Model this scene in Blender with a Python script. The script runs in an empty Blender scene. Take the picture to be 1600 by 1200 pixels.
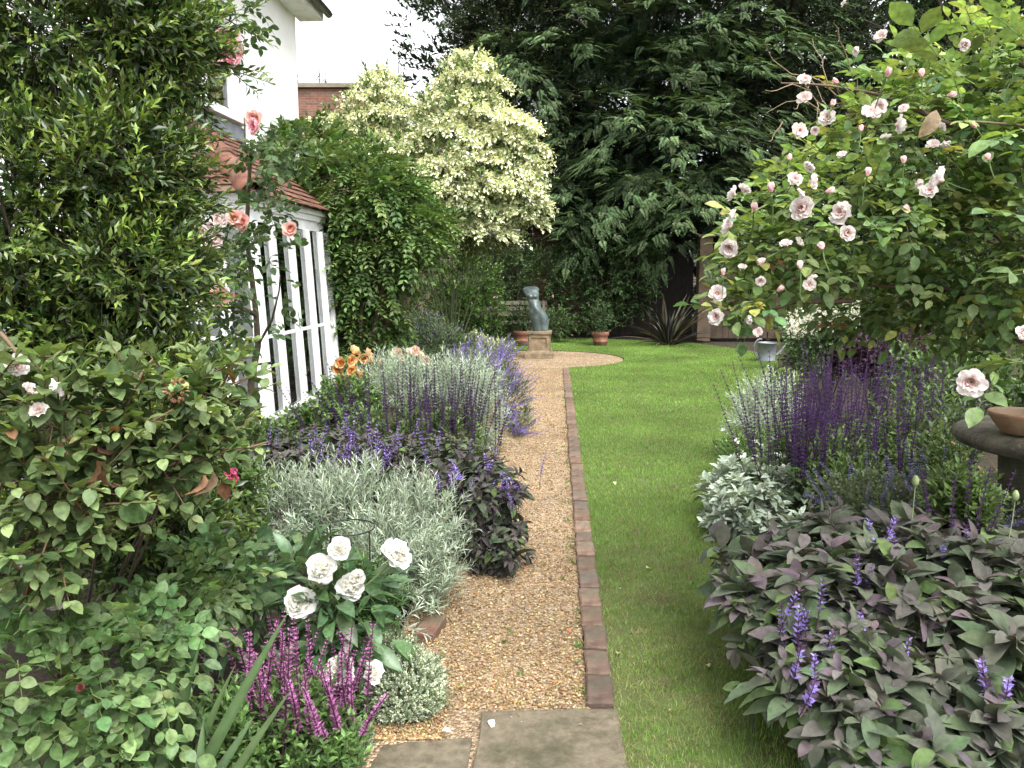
import bpy, math, random
import numpy as np
from mathutils import Vector, Matrix, Euler
from mathutils.geometry import tessellate_polygon

rng = np.random.default_rng(11)
random.seed(11)
R = math.radians
SC = bpy.context.scene
COL = SC.collection

# ------------------------------------------------------------------ camera, sky, sun, exposure
FPX, HCAM, PITCH = 1244.0, 1.6, R(8.0)
cam_data = bpy.data.cameras.new('camera')
cam = bpy.data.objects.new('camera', cam_data)
COL.objects.link(cam)
cam.location = (0, 0, HCAM)
cam.rotation_euler = (R(90) - PITCH, 0, 0)
cam_data.sensor_width = 36
cam_data.lens = FPX / 1600 * 36
cam_data.clip_start = 0.05
cam_data.clip_end = 2000
SC.camera = cam

SUN_EL, SUN_AZ = R(58), R(152)          # azimuth measured from +Y towards +X
world = bpy.data.worlds.new('World')
SC.world = world
world.use_nodes = True
wn, wl = world.node_tree.nodes, world.node_tree.links
wn.clear()
w_out = wn.new('ShaderNodeOutputWorld')
w_bg = wn.new('ShaderNodeBackground')
w_sky = wn.new('ShaderNodeTexSky')
w_sky.sky_type = 'NISHITA'
w_sky.sun_disc = False
w_sky.sun_elevation = SUN_EL
w_sky.sun_rotation = SUN_AZ
w_sky.dust_density = 4.0
w_hs = wn.new('ShaderNodeHueSaturation')     # an overcast sky: almost no blue left in it
w_hs.inputs['Saturation'].default_value = 0.12
w_bg.inputs['Strength'].default_value = 0.15
wl.new(w_sky.outputs[0], w_hs.inputs['Color'])
wl.new(w_hs.outputs[0], w_bg.inputs['Color'])
wl.new(w_bg.outputs[0], w_out.inputs['Surface'])

sun_data = bpy.data.lights.new('sun', 'SUN')
sun_data.energy = 1.1
sun_data.angle = R(45)
sun_data.color = (1.0, 0.97, 0.92)
sun = bpy.data.objects.new('sun', sun_data)
COL.objects.link(sun)
sdir = Vector((math.sin(SUN_AZ) * math.cos(SUN_EL), math.cos(SUN_AZ) * math.cos(SUN_EL), math.sin(SUN_EL)))
sun.rotation_euler = sdir.to_track_quat('Z', 'Y').to_euler()

SC.view_settings.view_transform = 'Standard'
SC.view_settings.look = 'None'
SC.view_settings.gamma = 1
SC.view_settings.exposure = 1.75
SC.render.engine = 'CYCLES'
SC.cycles.max_bounces = 6
SC.cycles.diffuse_bounces = 3
SC.cycles.transparent_max_bounces = 8
SC.cycles.caustics_reflective = False
SC.cycles.caustics_refractive = False
SC.cycles.use_denoising = True
SC.cycles.use_adaptive_sampling = False
SC.cycles.sample_clamp_indirect = 4.0

# ------------------------------------------------------------------ picture point -> place in the garden
def ray(px, py):
    cx, cy = (px - 800) / FPX, (600 - py) / FPX
    return np.array([cx, math.cos(PITCH) + cy * math.sin(PITCH), -math.sin(PITCH) + cy * math.cos(PITCH)])
def P(px, py, Y):
    d = ray(px, py)
    return np.array([0, 0, HCAM]) + d * (Y / d[1])
def G(px, py, z=0.0):
    d = ray(px, py)
    return np.array([0, 0, HCAM]) + d * ((z - HCAM) / d[2])
def B(px, py, Y, rpx, rpy, ry):
    """an ellipsoid of foliage: centre and three radii"""
    c = P(px, py, Y)
    k = Y / FPX
    return (c, np.array([rpx * k, ry, rpy * k]))

# ------------------------------------------------------------------ mesh collector
def nrm(v):
    return v / np.maximum(np.linalg.norm(v, axis=-1, keepdims=True), 1e-9)

class MB:
    def __init__(s):
        s.v, s.f, s.c, s.m, s.n = [], [], [], [], 0
    def add(s, v, f, col=(1, 1, 1), mi=0):
        v = np.asarray(v, float).reshape(-1, 3)
        c = np.asarray(col, float)
        if c.ndim == 1: c = np.tile(c, (len(v), 1))
        s.v.append(v); s.c.append(c)
        if isinstance(f, np.ndarray):
            s.f.append(f + s.n); s.m.append(np.full(len(f), mi))
        else:
            by = {}
            for q in f: by.setdefault(len(q), []).append(q)
            for q in by.values():
                a = np.array(q); s.f.append(a + s.n); s.m.append(np.full(len(a), mi))
        s.n += len(v)
        return s
    def box(s, lo, hi, col=(1, 1, 1), mi=0, M=None, jit=0):
        x0, y0, z0 = lo; x1, y1, z1 = hi
        v = np.array([[x0,y0,z0],[x1,y0,z0],[x1,y1,z0],[x0,y1,z0],[x0,y0,z1],[x1,y0,z1],[x1,y1,z1],[x0,y1,z1]], float)
        if jit: v += rng.normal(0, jit, v.shape)
        if M is not None: v = v @ np.array(M.to_3x3()).T + np.array(M.translation)
        f = np.array([[0,3,2,1],[4,5,6,7],[0,1,5,4],[1,2,6,5],[2,3,7,6],[3,0,4,7]])
        return s.add(v, f, col, mi)
    def prism(s, poly, z0, z1, col=(1,1,1), mi=0):
        n = len(poly)
        v = [(p[0], p[1], z0) for p in poly] + [(p[0], p[1], z1) for p in poly]
        f = [list(range(n))[::-1], [n + i for i in range(n)]] + [[i, (i+1) % n, n + (i+1) % n, n + i] for i in range(n)]
        return s.add(v, f, col, mi)
    def lathe(s, prof, n=32, c=(0,0,0), col=(1,1,1), mi=0, wob=0):
        a = np.arange(n) * 2 * np.pi / n
        v = []
        for (r, z) in prof:
            rr = r * (1 + wob * np.sin(3 * a + z * 9) + wob * .6 * np.sin(7 * a + 2))
            v.append(np.stack([c[0] + rr*np.cos(a), c[1] + rr*np.sin(a), np.full(n, c[2] + z)], 1))
        f = []
        for k in range(len(prof) - 1):
            i = np.arange(n); j = (i + 1) % n
            f.append(np.stack([k*n+i, k*n+j, (k+1)*n+j, (k+1)*n+i], 1))
        return s.add(np.concatenate(v), np.concatenate(f), col, mi)
    def tube(s, pts, rad, n=6, col=(1,1,1), mi=0):
        pts = np.asarray(pts, float); m = len(pts)
        rad = np.broadcast_to(np.asarray(rad, float), (m,))
        t = nrm(np.gradient(pts, axis=0))
        h = np.array([0, 0, 1.0]) if abs(t[:, 2]).mean() < .8 else np.array([1.0, 0, 0])
        a = nrm(np.cross(t, h)); b = np.cross(t, a)
        ang = np.arange(n) * 2 * np.pi / n
        v = pts[:, None] + rad[:, None, None] * (np.cos(ang)[None, :, None] * a[:, None] + np.sin(ang)[None, :, None] * b[:, None])
        f = []
        for k in range(m - 1):
            i = np.arange(n); j = (i + 1) % n
            f.append(np.stack([k*n+i, k*n+j, (k+1)*n+j, (k+1)*n+i], 1))
        s.add(v.reshape(-1, 3), np.concatenate(f), col, mi)
        return s.add(v[-1], [list(range(n))], col, mi)
    def sticks(s, a, b, r0, r1, col):
        """many thin three-sided twigs at once"""
        a, b = np.asarray(a), np.asarray(b); n = len(a)
        if n == 0: return s
        t = nrm(b - a); h = np.where(np.abs(t[:, 2:3]) < .9, np.array([[0,0,1.0]]), np.array([[1.0,0,0]]))
        u = nrm(np.cross(t, h)); w = np.cross(t, u)
        v = np.zeros((n, 6, 3))
        for k in range(3):
            d = math.cos(k*2.0944)*u + math.sin(k*2.0944)*w
            v[:, k] = a + d*np.broadcast_to(r0, (n,))[:, None]; v[:, 3+k] = b + d*np.broadcast_to(r1, (n,))[:, None]
        f = np.array([[0,1,4,3],[1,2,5,4],[2,0,3,5]])
        F = (f[None] + 6*np.arange(n)[:, None, None]).reshape(-1, 4)
        return s.add(v.reshape(-1, 3), F, np.repeat(np.broadcast_to(col, (n, 3)), 6, 0))
    def leaves(s, tpl, pos, d, up, size, col, wid=1.0, mi=0):
        tv, tf = tpl[0], tpl[1]
        n, k = len(pos), len(tv)
        if n == 0: return s
        d = nrm(np.asarray(d)); x = nrm(np.cross(d, up)); N = np.cross(x, d)
        size = np.broadcast_to(size, (n,)); wid = np.broadcast_to(wid, (n,))
        V = pos[:, None] + size[:, None, None] * (tv[None, :, 0, None]*wid[:, None, None]*x[:, None] + tv[None, :, 1, None]*d[:, None] + tv[None, :, 2, None]*N[:, None])
        F = (tf[None] + k*np.arange(n)[:, None, None]).reshape(-1, tf.shape[1])
        c = np.broadcast_to(col, (n, 3))
        if len(tpl) > 2:   # edge colour on the rim of a variegated leaf or petal
            C = c[:, None]*(1 - tpl[2][None, :, None]) + np.asarray(tpl[3])[None, None]*tpl[2][None, :, None]
            C = C.reshape(-1, 3)
        else: C = np.repeat(c, k, 0)
        return s.add(V.reshape(-1, 3), F, C, mi)
    def build(s, name, mats, parent=None, org=None, smooth=True):
        me = bpy.data.meshes.new(name)
        V = np.concatenate(s.v)
        if org is not None: V = V - np.asarray(org)
        C = np.concatenate(s.c)
        me.vertices.add(len(V)); me.vertices.foreach_set('co', V.astype(np.float32).ravel())
        tot = np.concatenate([np.full(len(f), f.shape[1]) for f in s.f])
        loops = np.concatenate([f.ravel() for f in s.f])
        me.loops.add(len(loops)); me.loops.foreach_set('vertex_index', loops.astype(np.int32))
        me.polygons.add(len(tot))
        st = np.concatenate([[0], np.cumsum(tot)[:-1]])
        me.polygons.foreach_set('loop_start', st.astype(np.int32))
        me.polygons.foreach_set('loop_total', tot.astype(np.int32))
        me.polygons.foreach_set('material_index', np.concatenate(s.m).astype(np.int32))
        me.polygons.foreach_set('use_smooth', np.full(len(tot), bool(smooth)))
        at = me.color_attributes.new('tint', 'FLOAT_COLOR', 'POINT')
        at.data.foreach_set('color', np.concatenate([C, np.ones((len(C), 1))], 1).astype(np.float32).ravel())
        me.update(calc_edges=True)
        for m in (mats if isinstance(mats, (list, tuple)) else [mats]): me.materials.append(m)
        o = bpy.data.objects.new(name, me); COL.objects.link(o)
        if parent is not None: o.parent = parent
        return o

def thing(name, label, cat, loc, rz=0, group=None):
    o = bpy.data.objects.new(name, None); COL.objects.link(o)
    o.empty_display_size = .1
    o.location = loc; o.rotation_euler = (0, 0, rz)
    o['label'] = label; o['category'] = cat
    if group: o['group'] = group
    return o
def part(name, mb, mat, root, smooth=True, parent=None, local=False, label=None):
    o = mb.build(name, mat, parent or root, None if local else np.array(root.location), smooth)
    if label: o['label'] = label
    return o
def structure(name, mb, mat, smooth=False):
    o = mb.build(name, mat, None, None, smooth); o['kind'] = 'structure'; return o
def stuff(name, mb, mat, label, cat, smooth=True):
    o = mb.build(name, mat, None, None, smooth); o['kind'] = 'stuff'; o['label'] = label; o['category'] = cat; return o
def copy_part(src, root, pos, d, scale, roll=None, name=None, up=None):
    """a copy of a flower (and of the pieces under it) on another stem"""
    o = src.copy(); COL.objects.link(o); o.parent = root
    set_pose(o, root, pos, d, scale, roll)
    return o
def set_pose(o, root, pos, d, scale, roll=None):
    q = Vector(d).to_track_quat('Z', 'Y')
    q = q @ Euler((0, 0, roll if roll is not None else random.uniform(0, 6.28))).to_quaternion()
    o.rotation_mode = 'QUATERNION'; o.rotation_quaternion = q
    o.location = Vector(pos) - Vector(root.location); o.scale = (scale,)*3

# ------------------------------------------------------------------ materials
def new_mat(name):
    m = bpy.data.materials.new(name); m.use_nodes = True
    nt = m.node_tree; nt.nodes.clear()
    out = nt.nodes.new('ShaderNodeOutputMaterial')
    return m, nt.nodes, nt.links, out
def node(n, t, **kw):
    x = n.new(t)
    for k, v in kw.items():
        if hasattr(x, k): setattr(x, k, v)
        else: x.inputs[k].default_value = v
    return x
def leaf_mat(name, rough=.45, spec=.4, transl=.3, vary=.35, scale=60, bump=0.0, bscale=150, sheen=0):
    m, n, l, out = new_mat(name)
    at = node(n, 'ShaderNodeAttribute', attribute_name='tint')
    co = node(n, 'ShaderNodeTexCoord')
    no = node(n, 'ShaderNodeTexNoise', Scale=scale, Detail=3.0)
    l.new(co.outputs['Object'], no.inputs['Vector'])
    mr = node(n, 'ShaderNodeMapRange'); mr.inputs[1].default_value = .3; mr.inputs[2].default_value = .7
    mr.inputs[3].default_value = 1 - vary; mr.inputs[4].default_value = 1 + vary
    l.new(no.outputs['Fac'], mr.inputs[0])
    mul = node(n, 'ShaderNodeVectorMath', operation='SCALE')
    l.new(at.outputs['Color'], mul.inputs[0]); l.new(mr.outputs[0], mul.inputs['Scale'])
    p = node(n, 'ShaderNodeBsdfPrincipled'); p.inputs['Roughness'].default_value = rough
    p.inputs['Specular IOR Level'].default_value = spec
    if sheen: p.inputs['Sheen Weight'].default_value = sheen
    l.new(mul.outputs[0], p.inputs['Base Color'])
    if bump:
        b = node(n, 'ShaderNodeTexVoronoi', Scale=bscale)
        l.new(co.outputs['Object'], b.inputs['Vector'])
        bp = node(n, 'ShaderNodeBump', Strength=bump, Distance=.003)
        l.new(b.outputs['Distance'], bp.inputs['Height']); l.new(bp.outputs[0], p.inputs['Normal'])
    if transl:
        t = node(n, 'ShaderNodeBsdfTranslucent')
        tm = node(n, 'ShaderNodeVectorMath', operation='MULTIPLY'); tm.inputs[1].default_value = (1.5, 1.45, .7)
        l.new(mul.outputs[0], tm.inputs[0]); l.new(tm.outputs[0], t.inputs['Color'])
        mx = node(n, 'ShaderNodeMixShader'); mx.inputs[0].default_value = transl
        l.new(p.outputs[0], mx.inputs[1]); l.new(t.outputs[0], mx.inputs[2]); l.new(mx.outputs[0], out.inputs[0])
    else: l.new(p.outputs[0], out.inputs[0])
    return m
def petal_mat(name, rough=.55, transl=.4):
    m, n, l, out = new_mat(name)
    at = node(n, 'ShaderNodeAttribute', attribute_name='tint')
    p = node(n, 'ShaderNodeBsdfPrincipled', Roughness=rough); p.inputs['Specular IOR Level'].default_value = .2
    co = node(n, 'ShaderNodeTexCoord'); no = node(n, 'ShaderNodeTexNoise', Scale=40.0, Detail=2.0)
    l.new(co.outputs['Object'], no.inputs['Vector'])
    mr = node(n, 'ShaderNodeMapRange'); mr.inputs[3].default_value = .88; mr.inputs[4].default_value = 1.1
    l.new(no.outputs['Fac'], mr.inputs[0])
    mul = node(n, 'ShaderNodeVectorMath', operation='SCALE')
    l.new(at.outputs['Color'], mul.inputs[0]); l.new(mr.outputs[0], mul.inputs['Scale'])
    l.new(mul.outputs[0], p.inputs['Base Color'])
    t = node(n, 'ShaderNodeBsdfTranslucent'); l.new(mul.outputs[0], t.inputs['Color'])
    mx = node(n, 'ShaderNodeMixShader'); mx.inputs[0].default_value = transl
    l.new(p.outputs[0], mx.inputs[1]); l.new(t.outputs[0], mx.inputs[2]); l.new(mx.outputs[0], out.inputs[0])
    return m
def surf(name, c1, c2, scale=8, rough=.7, bump=.3, bscale=40, c3=None, scale3=2, spec=.35, metallic=0, tint=False, dist=.01, mid=.5, spread=.18):
    """two mottled colours, a third in larger patches, a bump"""
    m, n, l, out = new_mat(name)
    co = node(n, 'ShaderNodeTexCoord')
    no = node(n, 'ShaderNodeTexNoise', Scale=scale, Detail=8.0, Roughness=.65)
    l.new(co.outputs['Object'], no.inputs['Vector'])
    cr = node(n, 'ShaderNodeValToRGB')
    cr.color_ramp.elements[0].position = mid - spread; cr.color_ramp.elements[0].color = (*c1, 1)
    cr.color_ramp.elements[1].position = mid + spread; cr.color_ramp.elements[1].color = (*c2, 1)
    l.new(no.outputs['Fac'], cr.inputs[0])
    col = cr.outputs[0]
    if c3:
        n3 = node(n, 'ShaderNodeTexNoise', Scale=scale3, Detail=5.0, Roughness=.7)
        l.new(co.outputs['Object'], n3.inputs['Vector'])
        r3 = node(n, 'ShaderNodeMapRange'); r3.inputs[1].default_value = .5; r3.inputs[2].default_value = .68
        l.new(n3.outputs['Fac'], r3.inputs[0])
        mx = node(n, 'ShaderNodeMix', data_type='RGBA'); mx.inputs[7].default_value = (*c3, 1)
        l.new(r3.outputs[0], mx.inputs[0]); l.new(col, mx.inputs[6]); col = mx.outputs[2]
    if tint:
        at = node(n, 'ShaderNodeAttribute', attribute_name='tint')
        mm = node(n, 'ShaderNodeVectorMath', operation='MULTIPLY')
        l.new(col, mm.inputs[0]); l.new(at.outputs['Color'], mm.inputs[1]); col = mm.outputs[0]
    p = node(n, 'ShaderNodeBsdfPrincipled', Roughness=rough, Metallic=metallic); p.inputs['Specular IOR Level'].default_value = spec
    l.new(col, p.inputs['Base Color'])
    if bump:
        bn = node(n, 'ShaderNodeTexNoise', Scale=bscale, Detail=8.0, Roughness=.7)
        l.new(co.outputs['Object'], bn.inputs['Vector'])
        bp = node(n, 'ShaderNodeBump', Strength=bump, Distance=dist)
        l.new(bn.outputs['Fac'], bp.inputs['Height']); l.new(bp.outputs[0], p.inputs['Normal'])
    l.new(p.outputs[0], out.inputs[0])
    return m
def brick_mat(name, c1, c2, mortar, axis='XZ', scale=1.0):
    m, n, l, out = new_mat(name)
    co = node(n, 'ShaderNodeTexCoord'); sp = node(n, 'ShaderNodeSeparateXYZ'); cb = node(n, 'ShaderNodeCombineXYZ')
    l.new(co.outputs['Object'], sp.inputs[0])
    l.new(sp.outputs[0 if axis[0] == 'X' else 1], cb.inputs[0]); l.new(sp.outputs[2], cb.inputs[1])
    b = node(n, 'ShaderNodeTexBrick', Scale=scale)
    b.inputs['Color1'].default_value = (*c1, 1); b.inputs['Color2'].default_value = (*c2, 1); b.inputs['Mortar'].default_value = (*mortar, 1)
    b.inputs['Brick Width'].default_value = .225; b.inputs['Row Height'].default_value = .075; b.inputs['Mortar Size'].default_value = .012
    b.inputs['Bias'].default_value = -.1
    l.new(cb.outputs[0], b.inputs['Vector'])
    no = node(n, 'ShaderNodeTexNoise', Scale=3.0, Detail=8.0, Roughness=.7); l.new(co.outputs['Object'], no.inputs['Vector'])
    mr = node(n, 'ShaderNodeMapRange'); mr.inputs[1].default_value = .3; mr.inputs[2].default_value = .7; mr.inputs[3].default_value = .55; mr.inputs[4].default_value = 1.35
    l.new(no.outputs['Fac'], mr.inputs[0])
    mul = node(n, 'ShaderNodeVectorMath', operation='SCALE'); l.new(b.outputs['Color'], mul.inputs[0]); l.new(mr.outputs[0], mul.inputs['Scale'])
    p = node(n, 'ShaderNodeBsdfPrincipled', Roughness=.85); l.new(mul.outputs[0], p.inputs['Base Color'])
    bp = node(n, 'ShaderNodeBump', Strength=.6, Distance=.01); l.new(b.outputs['Fac'], bp.inputs['Height']); bp.invert = True
    l.new(bp.outputs[0], p.inputs['Normal'])
    l.new(p.outputs[0], out.inputs[0])
    return m

M_glossleaf = leaf_mat('glossy_leaf', .32, .5, .22)
M_leaf = leaf_mat('soft_leaf', .5, .35, .3, bump=.25, bscale=220)
M_farleaf = leaf_mat('distant_leaf', .5, .3, .22, scale=6)
M_darkleaf = leaf_mat('dark_evergreen_leaf', .6, .18, .14, scale=6)
M_silver = leaf_mat('silver_leaf', .75, .15, .15, vary=.18, sheen=.3)
M_sage = leaf_mat('sage_leaf', .8, .15, .12, vary=.25, bump=.8, bscale=420, sheen=.08, scale=45)
M_bract = leaf_mat('cream_bract', .6, .2, .12, vary=.12, scale=6)
M_grass = leaf_mat('grass_blade', .5, .3, .35, vary=.3, scale=.9)
M_bark = surf('bark', (.05,.035,.022), (.13,.10,.07), 25, .9, .8, 60, (.10,.11,.05), 6)
M_darkbark = surf('dark_bark', (.025,.018,.013), (.06,.045,.033), 14, .9, .7, 30)
M_stem = leaf_mat('green_stem', .5, .3, 0, vary=.2)
M_petal = petal_mat('petal')
# ------------------------------------------------------------------ leaf shapes
def leaf_tpl(nseg=3, w=.45, peak=.45, fold=.18, curl=.25, tip=1.0, wave=0.0, rim=None):
    """blade with a folded midrib: x across, y along, z up; unit length"""
    t = np.linspace(0, 1, nseg + 1)
    tw = t ** (math.log(.5) / math.log(min(max(peak, .2), .8)))
    prof = np.sin(np.pi * tw) ** (.72 * tip ** .5); prof = prof / max(prof.max(), 1e-6) * w * .5
    prof[0] = .02 * w; prof[-1] = .015 * w
    v, e = [], []
    for i in range(nseg + 1):
        z = -curl * t[i] ** 2
        for sgn in (-1, 0, 1):
            v.append((sgn * prof[i], t[i] * (1 - .15 * curl * t[i]), z + abs(sgn) * prof[i] * fold * 2 + (wave * math.sin(i * 2.6 + sgn) if sgn else 0)))
            e.append(1.0 if sgn else 0.0)
    f = []
    for i in range(nseg):
        for k in (0, 1):
            q = i * 3 + k
            f.append((q, q + 1, q + 4, q + 3))
    if rim is not None: return (np.array(v), np.array(f), np.array(e), rim)
    return (np.array(v), np.array(f))
def diamond(w=.45, fold=.15, peak=.45):
    v = np.array([(0, 0, 0), (w/2, peak, fold*w), (0, 1, -.08), (-w/2, peak, fold*w)])
    return (v, np.array([(0, 1, 2), (0, 2, 3)]))
T_long = leaf_tpl(2, .34, .6, .2, .18)          # narrow evergreen leaf, widest near its tip
T_ovate = leaf_tpl(3, .60, .45, .15, .22)
T_ovate4 = leaf_tpl(5, .66, .46, .12, .26, wave=.012)
T_leaflet = leaf_tpl(4, .60, .47, .14, .2)
T_sage = leaf_tpl(5, .48, .50, .2, .46, tip=.6, wave=.010)
T_lance = leaf_tpl(2, .16, .4, .2, .3)
T_needle = diamond(.18)
T_diam = diamond(.5)
T_diamw = diamond(.7)
T_grass = (np.array([(-.5,0,0),(.5,0,0),(.32,.55,.06),(-.32,.55,.06),(0,1,-.12)]), None)
EZ = np.array([0, 0, 1.0])

def lumpy(d, seed=0, k=5, freq=3.0):
    r = np.random.default_rng(seed); o = 0
    for i in range(k):
        w = r.normal(0, freq * (1 + .5 * i), 3); o = o + np.sin(d @ w + r.uniform(0, 6.28)) / (1 + .4 * i)
    return o / k * 1.6
def on_blobs(blobs, n, inner=.72, lump=.18, seed=0, away=.45, zmin=.02, freq=3.0, top_bias=0):
    """n places near the skin of a union of ellipsoids, with the outward direction at each"""
    area = np.array([(r[0]*r[1]) + (r[0]*r[2]) + (r[1]*r[2]) for c, r in blobs])
    P_, D_ = [], []
    tot = 0
    while tot < n:
        m = n * 2
        k = rng.choice(len(blobs), m, p=area / area.sum())
        c = np.array([b[0] for b in blobs])[k]; r = np.array([b[1] for b in blobs])[k]
        u = nrm(rng.normal(size=(m, 3)))
        f = 1 - (1 - inner) * rng.random(m) ** 1.6
        p = c + u * r * (f * (1 + lump * lumpy(c + u * r, seed, freq=freq / max(np.mean(area) ** .5, .3))))[:, None]
        d = nrm(u / r)
        ok = p[:, 2] > zmin
        for i, (cc, rr) in enumerate(blobs):       # not deep inside a neighbour
            ok &= ~((np.linalg.norm((p - cc) / rr, axis=1) < inner * .9) & (k != i))
        view = nrm(p - np.array([0, 0, HCAM]))
        ok &= (np.sum(view * d, 1) < .25) | (rng.random(m) < away)
        if top_bias: ok &= rng.random(m) < (1 - top_bias) + top_bias * (d[:, 2] * .5 + .5)
        P_.append(p[ok]); D_.append(d[ok]); tot += ok.sum()
    return np.concatenate(P_)[:n], np.concatenate(D_)[:n]
def mixc(a, b, t):
    a, b = np.asarray(a, float), np.asarray(b, float); t = np.asarray(t)[..., None]
    return a * (1 - t) + b * t
def jitter(c, amt):
    n = len(c)
    return np.clip(c * np.exp(rng.normal(0, amt, (n, 1))) * np.exp(rng.normal(0, amt * .35, (n, 3))), .002, .95)
def frame(d):
    h = np.where(np.abs(d[:, 2:3]) < .92, np.array([[0,0,1.0]]), np.array([[1.0,0,0]]))
    a = nrm(np.cross(d, h)); return a, np.cross(d, a)
def twigs(leafmb, stemmb, p, d, tpl, L, nl, size, ang=.9, up=.35, droop=.0, c_in=(.04,.08,.02), c_tip=(.12,.2,.05), jit=.25,
          stem=(.08,.06,.03), sr=.003, facing=.6, t0=.1, wid=1.0, opposite=False, tip_small=.35, tone=None, patches=None, sink=.5):
    """leafy shoots from places p in directions d"""
    n = len(p); L = np.broadcast_to(L, (n,)) * rng.uniform(.65, 1.35, n)
    p = p - d * (L * sink)[:, None]; p[:, 2] = np.maximum(p[:, 2], .01)
    a, b = frame(d); ph = rng.uniform(0, 6.28, n)
    tone = rng.normal(0, .22, n) if tone is None else tone
    end = p + d * L[:, None] - EZ * (droop * L)[:, None]
    if stemmb is not None:
        mid = p + d * (L * .5)[:, None] - EZ * (droop * L * .25)[:, None]
        stemmb.sticks(p, mid, sr, sr * .75, stem); stemmb.sticks(mid, end, sr * .75, sr * .4, stem)
    for j in range(nl):
        t = t0 + (1 - t0) * (j + 1) / nl
        az = (ph + (j // 2) * 1.5708 + (j % 2) * 3.1416) if opposite else ph + j * 2.39996
        if opposite: t = t0 + (1 - t0) * ((j // 2) + 1) / max(nl // 2, 1)
        az = az + rng.normal(0, .25, n)
        r = np.cos(az)[:, None] * a + np.sin(az)[:, None] * b
        pos = p + d * (L * t)[:, None] - EZ * (droop * L * t * t)[:, None]
        an = ang * (1 - .45 * t) + rng.normal(0, .18, n)
        dd = nrm(d * np.cos(an)[:, None] + r * np.sin(an)[:, None] + EZ * up * rng.uniform(.2, 1.2, n)[:, None] - EZ * droop * .6 * t)
        nh = nrm(EZ * facing + d * (1 - facing) * .8 + rng.normal(0, .3, (n, 3)))
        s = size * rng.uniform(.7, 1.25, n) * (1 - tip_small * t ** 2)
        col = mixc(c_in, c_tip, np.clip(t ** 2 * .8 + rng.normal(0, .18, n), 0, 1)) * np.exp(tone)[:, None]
        if patches is not None:
            for (frac, pc) in patches:
                k = rng.random(n) < frac; col[k] = pc
        leafmb.leaves(tpl, pos, dd, nh, s, jitter(col, jit * .6), wid)
    return end
def pinnate(mb, stemmb, p, d, nh, L, npairs, size, tpl, col, stem=(.1,.14,.04), droop=.25, spread=1.0):
    """compound leaves: pairs of leaflets along a stalk and one at its end"""
    n = len(p); L = np.broadcast_to(L, (n,)); p = p - d * (L * .4)[:, None]
    side = nrm(np.cross(d, nh)); N = np.cross(side, d)
    for k in range(npairs + 1):
        t = .3 + .7 * k / npairs
        pos = p + d * (L * t)[:, None] - EZ * (droop * L * t * t)[:, None]
        for s in ((-1, 1) if k < npairs else (0,)):
            dd = nrm(d * (.55 if s else 1) + side * s * spread - EZ * droop * (.4 + t) * .6 + rng.normal(0, .12, (n, 3)))
            mb.leaves(tpl, pos, dd, nrm(N + rng.normal(0, .22, (n, 3))), size * rng.uniform(.75, 1.2, n) * (1.15 if not s else .75 + .4 * t), jitter(col, .12))
    if stemmb is not None:
        stemmb.sticks(p, p + d * L[:, None] - EZ * (droop * L)[:, None], .0018, .001, stem)

def tier(px, py, Y, rpx, n, droop=.25, thick=.05):
    """one flat, slightly drooping layer of a tree; returns places and outward directions"""
    c = P(px, py, Y); r = rpx * Y / FPX
    az = rng.uniform(0, 6.28, n); u = np.sqrt(rng.random(n)) * (1 + .22 * np.sin(az * 3 + px) + .12 * np.sin(az * 7 + py))
    q = c + np.stack([r*u*np.cos(az), r*u*np.sin(az)*.8, -droop*r*u*u + rng.normal(0, thick, n)], 1)
    d = nrm(np.stack([np.cos(az), np.sin(az), -.25*u + rng.normal(0, .15, n)], 1) + rng.normal(0, .3, (n, 3)))
    return q, d
def limb(a, b, sag=.1, n=7, wob=.03):
    a, b = np.asarray(a, float), np.asarray(b, float)
    t = np.linspace(0, 1, n)[:, None]; L = np.linalg.norm(b - a)
    p = a + (b - a) * t + EZ * sag * L * np.sin(t * np.pi)
    w = rng.normal(0, wob * L / n, (n, 3)); w[0] = 0; w[-1] = 0
    return p + np.cumsum(w, 0) * np.sin(t * np.pi)
def limbs_to(mb, base, ends, r0, r1=.012, sag=.15, col=(1,1,1), n=6, wob=.06):
    for e in ends: mb.tube(limb(base, e, sag, 7, wob), np.linspace(r0, r1, 7), n, col)

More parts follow.
